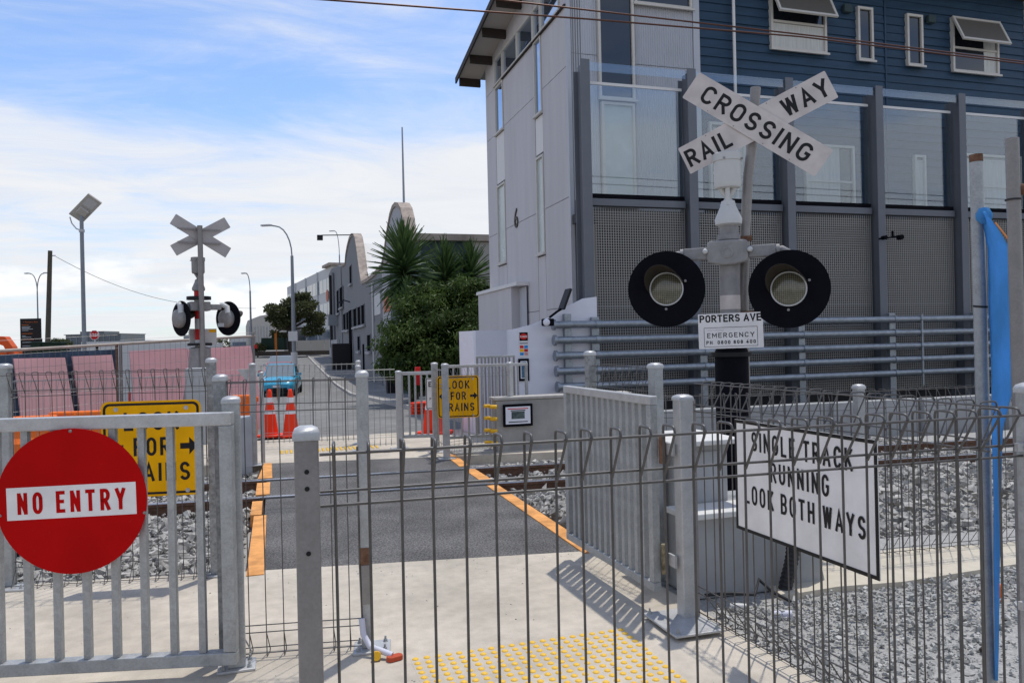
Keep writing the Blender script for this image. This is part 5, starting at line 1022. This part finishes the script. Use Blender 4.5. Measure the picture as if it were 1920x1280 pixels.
mk('side_wall', MB().box(UF+.46,UF+16,v0+.1,v1-.1,-1.5,ev[1]-.5), M['wgrey'], wh); mk('old_roof', MB().add([(UF+7.01,ev[0]-1.2,ev[1]-.3),(UF+7.01,vp[0],vp[1]-.5),(UF+16,vp[0],vp[1]-.5),(UF+16,ev[0]-1.2,ev[1]-.3)], [(0,1,2,3)]), M['roofrust'], wh)
for bx in ((644,587,649,619),(650,584,654.5,619),(663,577,669.5,613),(671,573.5,677,611),(678,570,684.5,609),(671,629,676,658),(689,626,696,659),(656,497,660,533)): wwin(wh, bx)
dv = vz(659,600); dr = mk('door', MB().box(UF-.03,UF+.01,vz(662,640)[0],vz(655,640)[0],-1.2,vz(658,581)[1]), M['darkwin'], wh); mk('frame', MB().box(UF-.06,UF-.031,vz(662,640)[0]-.1,vz(662,640)[0],-1.2,vz(658,581)[1]), M['wlight'], dr)
mk('service_door', MB().box(UF-.04,UF+.01,vz(683,650)[0],vz(680.5,650)[0],-1.2,vz(682,645)[1]), M['darkwin'], wh)
la = vz(656,566); mk('wall_lamp', MB().tube([(UF,la[0],la[1]),(UF-.5,la[0],la[1]+.15),(UF-.7,la[0],la[1])], .05, 6).lathe([(.25,-.1),(.08,.1)], 12, T((UF-.7,la[0],la[1]))), M['charcoal'], wh)
gf = edge[8]; mk('gable_floodlight', MB().tube([(UF-.05,gf[0],gf[1]+.1),(UF-2.3,gf[0]+.5,gf[1]+.1)], .04, 6).box(UF-2.6,UF-2.2,gf[0]+.3,gf[0]+.7,gf[1]-.25,gf[1]+.1), M['charcoal'], wh)
# light grey warehouse, nearer
v0b = 31.0; v1b = v0-.02
lw2 = thing('warehouse', 'pale grey warehouse with tall rounded gable behind the spiky plants', 'building', (UF,v0b,hz(v0b)))
e2 = [vz(x,y) for x, y in ((717,503),(721,480),(724,455),(728,430),(732,408),(737,393),(742,387),(748,388),(753,397),(757,415),(760,440),(763,470),(768,500),(775,520))]
e2[0] = (v1b, e2[0][1]); e2 = [(min(a, v1b), b) for a, b in e2]; e2 = [(a, b) for a, b in e2 if a > v0b]+[(v0b, e2[-1][1])]
mk('facade', MB().prism([(v0b,-1.5)]+list(reversed(e2))+[(v1b,-1.5)], UF, UF+.45, P2), M['wlight'], lw2)
cap = MB()
for (a, b), (c_, d_) in zip(e2[:-1], e2[1:]): cap.add([(UF-.06,a,b),(UF-.06,c_,d_),(UF+.5,c_,d_),(UF+.5,a,b),(UF-.06,a,b+.2),(UF-.06,c_,d_+.2),(UF+.5,c_,d_+.2),(UF+.5,a,b+.2)], CF)
mk('parapet_cap', cap, M['wcap'], lw2)
pk_ = max(e2, key=lambda q: q[1])
mk('roof_slope', MB().add([(UF+.46,pk_[0]-1.5,e2[-1][1]-.1),(UF+.46,v0b,e2[-1][1]-.9),(UF+2.5,v0b,e2[-1][1]-.9),(UF+2.5,pk_[0]-1.5,e2[-1][1]-.1)], [(3,2,1,0)]), M['roofrust'], lw2)
mk('side_wall', MB().box(UF+.46,UF+15,v0b+.05,v1b-.05,-1.5,4.6), M['wlight'], lw2)
mk('recess_panel', MB().box(UF-.03,UF+.01,vz(714,590)[0],vz(703,590)[0],vz(708,590)[1],vz(708,548)[1]), M['offwhite'], lw2); mk('doorway', MB().box(UF-.03,UF+.01,vz(715.5,640)[0],vz(703,640)[0],-1.3,vz(708,601)[1]), M['wgrey'], lw2)
mk('salmon_panel', MB().box(UF-.06,UF+.01,vz(742,570)[0],vz(721,570)[0],vz(730,583)[1],vz(730,553)[1]), M['brickred'], lw2); mk('wall_pipe', MB().tube([(UF-.08,vz(702,600)[0],-1.2),(UF-.08,vz(702,600)[0],vz(702,530)[1])], .06, 8), M['offwhite'], lw2)
mk('mast', MB().tube([(UF+.3,pk_[0]-.6,pk_[1]-.5),tuple(at(754,239,pk_[0]*1.03))], [.06,.035], 8), M['lamppost'], lw2, smooth=60)
# far end terrace
tb_ = thing('terrace_building', 'narrow grey street building beyond the warehouse with drainpipes', 'building', (UF,v1,0)); v2 = vz(618,560)[0]
mk('facade', MB().prism([(v1+.02,-1.5),(v2,-1.5),(v2,vz(618,514)[1]),(v2-4,vz(622,504)[1]),(vz(634,500)[0],vz(634,498)[1]),(v1+.02,vz(641,497)[1])], UF-.05, UF+10, P2), M['wgrey'], tb_)
for bx in ((632,543,636,588),(637.5,537,643,577)): wwin(tb_, bx, u=UF-.06)
wwin(tb_, (618.5,582,623.5,620), 'brickred', u=UF-.06, sill=False); mk('drainpipe', MB().tube([(UF-.2,vz(629,560)[0],0),(UF-.2,vz(629,560)[0],vz(629,510)[1])], .12, 8), M['wgrey'], tb_); mk('drainpipe', MB().tube([(UF-.2,vz(624,560)[0],1.2),(UF-.2,vz(624,560)[0],vz(624,515)[1])], .15, 8), M['charcoal'], tb_)
ac = vz(634,610); mk('wall_unit', MB().box(UF-.9,UF-.06,ac[0]-.7,ac[0]+.7,ac[1]-.0,ac[1]+1.0), M['lamppost'], tb_); mk('wall_panel', MB().box(UF-.3,UF-.06,vz(638,650)[0],vz(623,650)[0],.2,vz(630,637)[1]), M['wlight'], tb_)
bn = at(640,675,60); tag(mk('skip_bin', MB().box(bn.x-.7,bn.x+.7,bn.y-.6,bn.y+.6,hz(bn.y),hz(bn.y)+2.1), M['charcoal'], bev=.05), 'tall black bin standing against the warehouse wall', 'bin')
for i, px in enumerate((741,745)):
    p = at(735+i*22,722,34); tag(mk('wheelie_bin', MB().add([(p.x-.22,p.y-.25,-.8),(p.x+.22,p.y-.25,-.8),(p.x+.22,p.y+.25,-.8),(p.x-.22,p.y+.25,-.8),(p.x-.28,p.y-.3,.25),(p.x+.28,p.y-.3,.25),(p.x+.28,p.y+.3,.3),(p.x-.28,p.y+.3,.3)], CF), M['charcoal'], bev=.03), ['left','right'][i]+' of two black wheelie bins on the footpath before the bush', 'bin', 'black bins by the bush')
# dark teal building behind the plants
tl = thing('teal_shed', 'dark teal flat roofed shed behind the spiky plants', 'building', (8,27,0))
a_, b_ = onv(788,440,28), onv(925,440,28); zt_ = (a_.z+b_.z)/2
mk('wall', MB().box(a_.x,b_.x+3,28,36,-1,zt_-.25), M['teal'], tl); mk('roof_edge', MB().box(a_.x-.2,b_.x+3,27.8,36.2,zt_-.24,zt_), M['wcap'], tl); mk('salmon_gable', MB().prism([(b_.x-1.1,zt_-1.9),(b_.x+.6,zt_-1.9),(b_.x+.6,zt_-.26),(b_.x-.9,zt_-.26)], .0, .06, T((0,27.99,0)) @ UP), M['soffit'], tl)
for k in range(9): mk('cladding_rib', MB().box(a_.x,b_.x+3,27.97,27.999,.3+k*.5,.33+k*.5), M['teal'], tl)
# white office block and low white hall at the end of the street
wb = thing('office_block', 'white three storey office block with window bands at the street end', 'building', (-2,118,1))
D1, D2 = 100, 135
L1, L2 = at(622,498,D1), at(538,527,D2); dirv = (L2-L1); dirv.z = 0; Lw = dirv.length; ang = math.atan2(dirv.y, dirv.x); wb.location = (L1.x, L1.y, .9); wb.rotation_euler = (0,0,ang)
Hb = L1.z-.9
mk('wall', MB().box(0,Lw,-18,0,0,Hb), M['offwhite'], wb, local=True); mk('roof_lip', MB().box(-.6,4,-18,.5,Hb+.01,Hb+.35), M['wcap'], wb, local=True)
for zc in (.16,.49,.79):
    nb = 14
    for k in range(nb):
        x0 = .6+k*(Lw-1.2)/nb; w = mk('window', MB().box(x0+.12,x0+(Lw-1.2)/nb-.06,.01,.05,Hb*zc-.9,Hb*zc+.9), M['bandglass'], wb, local=True)
for x in (Lw*.25,Lw*.5,Lw*.75): mk('fin', MB().box(x-.12,x+.12,.06,.2,0,Hb), M['offwhite'], wb, local=True)
mk('red_logo', MB().lathe([(.8,0),(.8,.04),(.6,.05)], 10, T((3.0,.06,Hb*.66)) @ RX(R(-90))), M['brickred'], wb, local=True)
p = at(485,615,120); hl_ = thing('white_hall', 'low white hall with vertical ribs left of the round tree', 'building', (p.x,p.y,1), R(-17)); zt_ = at(485,592,120).z-1
mk('wall', MB().prism([(-2.0,0),(2.6,0),(2.6,zt_+.1),(1.6,zt_+.2),(.2,zt_),(-1.7,zt_-.7),(-2.0,zt_-1.6)], -8, 0, UP), M['beige'], hl_, local=True)
for k in range(8): mk('rib', MB().box(-1.6+k*.45,-1.5+k*.45,-.12,-.001,.4,zt_-1.6), M['offwhite'], hl_, local=True)
mk('annexe', MB().box(2.6,6.5,-3,0,0,zt_-2.2), M['beige'], hl_, local=True); mk('annexe_window', MB().box(3.0,5.0,-3.05,-3.001,1.6,2.6), M['darkwin'], hl_, local=True)
p = at(515,643,86); tag(mk('skip_bin', MB().prism([(-1.35,0),(1.35,0),(1.25,1.35),(-1.2,1.35)], -.8, .8, T((p.x,p.y,at(515,656,86).z)) @ RZ(R(-17)) @ UP), M['greenbin']), 'dark green skip at the street end beneath the round tree', 'skip')
p = at(545,655,84); tag(mk('planter_wall', MB().prism([(-4.2,0),(4.8,0),(4.5,.45),(-4.2,.5)], -1.2, 0, T((p.x,p.y,at(545,661,84).z-.3)) @ RZ(R(-17)) @ UP), M['bark']), 'dark low planter wall round the street tree', 'wall')
p = at(580,640,92); wf = thing('panel_fence', 'pale panel fence along the street end', 'fence', (p.x,p.y,.7), R(-17))
for k in range(5): mk('fence_panel', MB().box(-3+k*1.6,-3+k*1.6+1.55,0,.06,0,1.4), M['beige'], wf, local=True)
# dark glass office far left and other distant blocks
def block(label, x0, x1, y0, d, m, cat='building', extra=None):
    a, b = at(x0,y0,d), at(x1,y0,d); t = thing('distant_building', label, cat, (a.x,a.y,.8), -YAW, 'distant buildings'); w = (b-a).length; h = a.z-.8
    mk('wall', MB().box(0,w,0,10,0,h), m, t, local=True)
    return t, w, h
t, w, h = block('distant dark glass office block behind the STOP sign', 123, 226, 627, 150, M['officeglass'])
mk('plant_room', MB().box(w*.16,w*.6,2,8,h+.01,h+.55), M['officeglass'], t, local=True); mk('roof_lip', MB().box(-.2,w+.2,-.3,10,h-.12,h+.0), M['lamppost'], t, local=True)
for k in range(9): mk('mullion', MB().box(w*(k+1)/10-.05,w*(k+1)/10+.05,-.08,-.001,0,h-.13), M['lamppost'], t, local=True)
t, w, h = block('distant pale flat roofed building left of the far signal', 258, 283, 638, 170, M['offwhite']); mk('window', MB().box(.3,w-.3,-.05,-.001,h*.35,h*.7), M['darkwin'], t, local=True)
t, w, h = block('distant grey towers just left of the far signal mast', 344, 362, 628, 260, M['lamppost']); mk('tower', MB().box(w*.4,w,1,6,h+.01,h+1.2), M['lamppost'], t, local=True)
t, w, h = block('distant white vehicle depot low behind the STOP sign', 152, 300, 641, 110, M['offwhite']); mk('window', MB().box(2,3,-.05,-.001,h*.3,h*.7), M['darkwin'], t, local=True)
t, w, h = block('distant pale terminal building right of the far signal', 430, 478, 634, 130, M['offwhite']); mk('window', MB().box(.5,w-.5,-.05,-.001,h*.4,h*.7), M['bandglass'], t, local=True)

# ================================================================== PLANTS
def leafcloud(name, blobs, n, ls, m, parent, rnd, droop=.3, aspect=.38, shell=.55):
    V = []; F = []; tot = sum(b[3]**2 for b in blobs)
    for (cx, cy, cz, r_, sz) in blobs:
        k = int(n*r_*r_/tot)
        for i in range(k):
            d = Vector((rnd.gauss(0,1),rnd.gauss(0,1),rnd.gauss(0,1)))
            if d.length < 1e-3: continue
            d.normalize(); rad = r_*(shell+(1-shell)*rnd.random()**.6)*rnd.uniform(.86,1.1); p = Vector((cx,cy,cz))+Vector((d.x,d.y,d.z*sz))*rad
            ax = (d*.6+Vector((rnd.gauss(0,.6),rnd.gauss(0,.6),rnd.gauss(0,.4)-droop))).normalized(); sd = ax.cross(Vector((rnd.gauss(0,1),rnd.gauss(0,1),rnd.gauss(0,1)))).normalized()
            l = ls*rnd.uniform(.6,1.3); w = l*aspect; up = ax.cross(sd)*l*.10; o = len(V)
            V += [tuple(p), tuple(p+ax*l*.5+sd*w*.5+up), tuple(p+ax*l-up), tuple(p+ax*l*.5-sd*w*.5+up)]; F += [(o,o+1,o+2),(o,o+2,o+3)]
    mb = MB(); mb.v = V; mb.f = F; return mk(name, mb, m, parent)
rp = random.Random(5)
bush = thing('large_shrub', 'big dense dark green shrub overhanging the far footpath', 'shrub', tuple(at(820,720,23)*1))
bush.location.z = -.4; bl = []
for px, py, r_, d in ((770,640,1.0,22.5),(800,600,1.05,23),(845,590,1.15,23),(885,585,1.0,23),(905,620,.9,22.5),(850,650,1.2,22.3),(790,690,.9,22.3),(760,690,.6,22.2),(880,670,1.0,22.3),(745,660,.45,22.5),(820,560,.5,23),(870,555,.5,23),(905,550,.45,23),(735,690,.35,22.4),(775,575,.4,23),(840,700,.9,22.2)):
    p = at(px,py,d); bl.append((p.x,p.y,p.z,r_,.9))
sub = []
for (x_, y_, z_, r_, q_) in bl:
    for k in range(int(9*r_)+2):
        d = Vector((rp.gauss(0,1), rp.gauss(0,1)-.5, rp.gauss(0,.8)+.25)).normalized(); rr_ = rp.uniform(.18,.42)
        sub.append((x_+d.x*r_*rp.uniform(.75,1.12), y_+d.y*r_, z_+d.z*r_*rp.uniform(.7,1.1), rr_, rp.uniform(.6,1.0)))
leafcloud('crown', [(x_,y_,z_,r_*.88,q_) for x_,y_,z_,r_,q_ in bl], 12000, .15, M['leaf'], bush, rp, .5, .32, .7)
leafcloud('outer_sprays', sub, 17000, .15, M['leaf'], bush, rp, .8, .30, .25)
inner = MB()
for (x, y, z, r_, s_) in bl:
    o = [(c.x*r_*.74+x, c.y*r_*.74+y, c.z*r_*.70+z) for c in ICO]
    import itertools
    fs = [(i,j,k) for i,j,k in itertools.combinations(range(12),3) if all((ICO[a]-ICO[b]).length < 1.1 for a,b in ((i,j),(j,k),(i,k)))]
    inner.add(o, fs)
mk('shade_core', inner, mat('shrub_shade', (.006,.012,.003), .9, var=.4, scale=6, spec=0), bush)  # near-black core: shade inside the shrub is put into its colour
for px in (770,800,835,880): p = at(px,735,22.6); mk('stem', MB().tube([(p.x,p.y,-.6),(p.x+.1,p.y+.1,.2),(p.x+.25,p.y+.2,1.4)], [.07,.06,.04], 8), M['bark'], bush, smooth=60)
def yucca(label, heads, base, nleaf, ln, dead=0):
    b = at(*base); b.z = -.3; t = thing('yucca', label, 'plant', tuple(b), 0, 'spiky yuccas')
    lf = MB(); w = .055; seg = [(0,.045,0),(.3,.075,.012),(.65,.058,.0),(1.0,.003,-.05)]
    vs = []
    for s_, w_, d_ in seg: vs += [(s_*ln,-w_/2*1.15,d_+.01),(s_*ln,0,d_-.004),(s_*ln,w_/2*1.15,d_+.01)]
    lf.add(vs, [(3*i+k,3*i+k+1,3*i+3+k+1,3*i+3+k) for i in range(3) for k in range(2)]); lm = mesh('leaf', lf, M['yucca'])
    for (px, py, d, k, n) in heads:
        p = at(px,py,d); mk('trunk', MB().tube([tuple(b),tuple(b.lerp(p,.5)+Vector((.1,0,0))),tuple(p+Vector((0,0,.25*k)))], [.16,.12,.08], 10), M['bark'], t, smooth=60)
        for i in range(n):
            g = i/n; el = R(88-150*g**1.05)+rp.gauss(0,.10); az = i*2.39996+rp.gauss(0,.15)
            z = -.75*k*(g-.15)*1.25
            o = link('leaf', lm, t, tuple(p-b+Vector((0,0,z))), None); o.rotation_euler = Matrix.Rotation(az,3,'Z').to_4x4().to_3x3().to_euler()
            o.rotation_euler = (RZ(az) @ RY(-el) @ RX(rp.gauss(0,.4))).to_euler(); s_ = k*rp.uniform(.82,1.08)*(.9 if el < -.5 else 1); o.scale = (s_,1.35*k,1.35*k)
    return t
yucca('largest spiky yucca head in front of the rounded gable', [(757,488,25,1.02,290)], (790,690,25.5), 200, 1.25)
yucca('middle spiky yucca head against the teal shed', [(835,512,26.5,.98,220)], (830,690,26.5), 150, 1.2)
yucca('rightmost spiky yucca head beside the grey building', [(883,508,26.8,.92,200)], (870,690,26.8), 140, 1.15)
yucca('small low yucca rosette above the left of the shrub', [(765,560,24,.62,70)], (775,690,24), 70, 1.2)
# street tree
p = at(547,652,86); tr = thing('street_tree', 'round spreading street tree before the white office block', 'tree', (p.x,p.y,p.z-.4))
tk = MB(); c0 = at(543,618,86); tk.tube([(p.x,p.y,p.z-.6),(p.x-.1,p.y,p.z+.8),tuple(c0)], [.36,.30,.24], 10)
bl = []
for px, py, r_ in ((520,585,1.1),(545,572,1.15),(570,580,1.2),(592,600,1.0),(560,560,.9),(525,605,.9),(580,620,.8),(545,600,.8),(598,618,.6),(508,578,.7),(572,556,.6),(515,625,.45),(537,628,.4),(600,592,.55),(555,590,.8),(505,598,.35),(585,570,.6)):
    q = at(px,py,86+rp.uniform(-1.2,1.2)); bl.append((q.x,q.y,q.z,r_,.72)); tk.tube([tuple(c0),tuple(c0.lerp(q,.55)+Vector((0,0,.25))),tuple(q)], [.14,.09,.04], 6)
mk('trunk', tk, M['bark'], tr, smooth=60); leafcloud('crown', bl, 8500, .32, M['leaf2'], tr, rp, .1, .55, .35)
for lab, px, py, d, r_ in (('far green bush behind the site fence left of the STOP sign',128,642,90,.9),('second far bush with yellowish top by the timber pole',108,640,88,.7),('far green bush right of the far signal relay plate',406,641,80,1.1),('little far bush at the street end by the skip',483,648,84,.6)):
    p = at(px,py,d); t = thing('bush', lab, 'bush', (p.x,p.y,hz(p.y))); bl = [(p.x+rp.uniform(-r_,r_)*.9,p.y+rp.uniform(-.4,.4),p.z-r_*.25+rp.uniform(-.2,.2)*r_,r_*.6,.8) for k in range(6)]; leafcloud('crown', bl, 900, .3, M['leaf2'], t, rp, .1, .55, .3); mk('stem', MB().tube([(p.x,p.y,hz(p.y)-.1),(p.x,p.y,p.z)], .08, 6), M['bark'], t)

# ================================================================== WIRES, POLES AND CLOTH
def wire_line(label, pts, vv, r):
    P_ = [onv(x, y, vv) for x, y in pts]; P_ = [P_[0]+(P_[0]-P_[1]).normalized()*3]+P_+[P_[-1]+(P_[-1]-P_[-2]).normalized()*12]
    tag(mk('contact_wire', MB().tube([tuple(p) for p in P_], r, 6), M['copper'], smooth=60), label, 'wire', 'overhead traction wires')
wire_line('lower brown overhead wire crossing the top of the grey building', [(610,0),(1100,36),(1500,69),(1920,120)], 8.1, .010)
wire_line('upper brown overhead wire crossing the top of the blue wall', [(935,0),(1300,42),(1600,76),(1920,116)], 8.3, .010)
tp_ = thing('shade_cloth', 'blue shade cloth tied between two scaffold tubes at the right edge', 'cloth', tuple(onz(1860,1275,-.03)))
q1 = at(1838,640,3.05); q2 = at(1906,640,2.72)
ta = thing('scaffold_tube', 'rusty topped scaffold tube holding the left side of the blue cloth', 'tube', (q1.x,q1.y,-.03), 0, 'scaffold tubes at the right edge'); zt_ = at(1833,290,3.05).z
mk('tube', MB().tube([(q1.x+.012,q1.y,-.03),(q1.x,q1.y,zt_-.03)], .024, 16), M['galv'], ta, smooth=60); mk('rusty_end', MB().tube([(q1.x,q1.y,zt_-.029),(q1.x-.001,q1.y,zt_)], .0242, 16), M['rust'], ta, smooth=60)
tb2 = thing('scaffold_tube', 'grey scaffold tube nearest the right edge beside the blue cloth', 'tube', (q2.x,q2.y,-.03), 0, 'scaffold tubes at the right edge'); zt2 = at(1890,260,2.72).z
mk('tube', MB().tube([(q2.x+.012,q2.y,-.03),(q2.x,q2.y,zt2)], .022, 16), M['galv_d'], tb2, smooth=60); mk('coupler', MB().tube([(q2.x+.02,q2.y,at(1900,355,2.72).z),(q2.x+.09,q2.y-.02,at(1900,355,2.72).z)], .02, 12), M['rust'], tb2, smooth=60); mk('binding_wire', MB().lathe([(.026,0),(.026,.006)], 14, T((q2.x,q2.y,at(1900,376,2.72).z))), M['conduit'], tb2)
n1_, n2_ = 10, 26; vs = []
cl0 = [(1839,398),(1852,470),(1856,620),(1858,760),(1862,1000),(1866,1275)]; cl1 = [(1852,396),(1893,455),(1897,620),(1895,735),(1879,800),(1875,1000),(1871,1275)]
def lerp_path(path, t_):
    ys = [q[1] for q in path]; y = ys[0]+(ys[-1]-ys[0])*t_
    for (xa, ya), (xb, yb) in zip(path, path[1:]):
        if y <= yb+1e-6: k = (y-ya)/(yb-ya); return (xa+(xb-xa)*k, y)
    return path[-1]
for j in range(n2_+1):
    a = lerp_path(cl0, j/n2_); b = lerp_path(cl1, j/n2_); A_ = at(a[0],a[1],3.03); B_ = at(b[0],b[1],2.80)
    for i in range(n1_+1):
        k = i/n1_; p = A_.lerp(B_,k)+Vector((-.25,-.9,0))*(.010*math.sin(k*6+j*.10)+.006*math.sin(k*17-j*.3)*(1-j/n2_)+.004*math.sin(j*.9+k*5))*(1-.8*j/n2_); vs.append(tuple(p))
clo = mk('cloth', MB().add(vs, [(j*(n1_+1)+i,j*(n1_+1)+i+1,(j+1)*(n1_+1)+i+1,(j+1)*(n1_+1)+i) for j in range(n2_) for i in range(n1_)]), M['tarp'], tp_, smooth=60)
sm_ = clo.modifiers.new('thickness','SOLIDIFY'); sm_.thickness = .0015
mk('knot', MB().lathe([(.01,-.03),(.028,-.012),(.03,.005),(.018,.03),(.0001,.034)], 9, T(tuple(at(1845,405,3.0)))), M['tarp'], tp_, smooth=50)
for y in (404,576): mk('black_tie', MB().lathe([(.0265,0),(.0265,.007),(.0265,.008)], 14, T((q1.x+.004,q1.y,at(1838,y,3.05).z)) @ RX(R(8))), M['conduit'], tp_, smooth=40)
mk('cord', MB().tube([tuple(at(1866,418,2.9)),tuple(at(1893,452,2.78))], .0035, 6), M['straw'], tp_)
tag(mk('fence_block', MB().prism(rrect(.09,.07,.02), -.03, .09, T(tuple(onz(1846,1125,-.03)))@T((0.05,0,0))), M['barrier'], bev=.015), 'orange plastic fence foot in the gravel beside the scaffold tube', 'block')
tag(mk('loose_stone', MB().add([(c.x*.022+3.02,c.y*.018+2.72,c.z*.016-.015) for c in ICO], fs), mat('dark_stone', (.045,.035,.033), .9)), 'single dark brown stone lying on the pale gravel', 'stone')
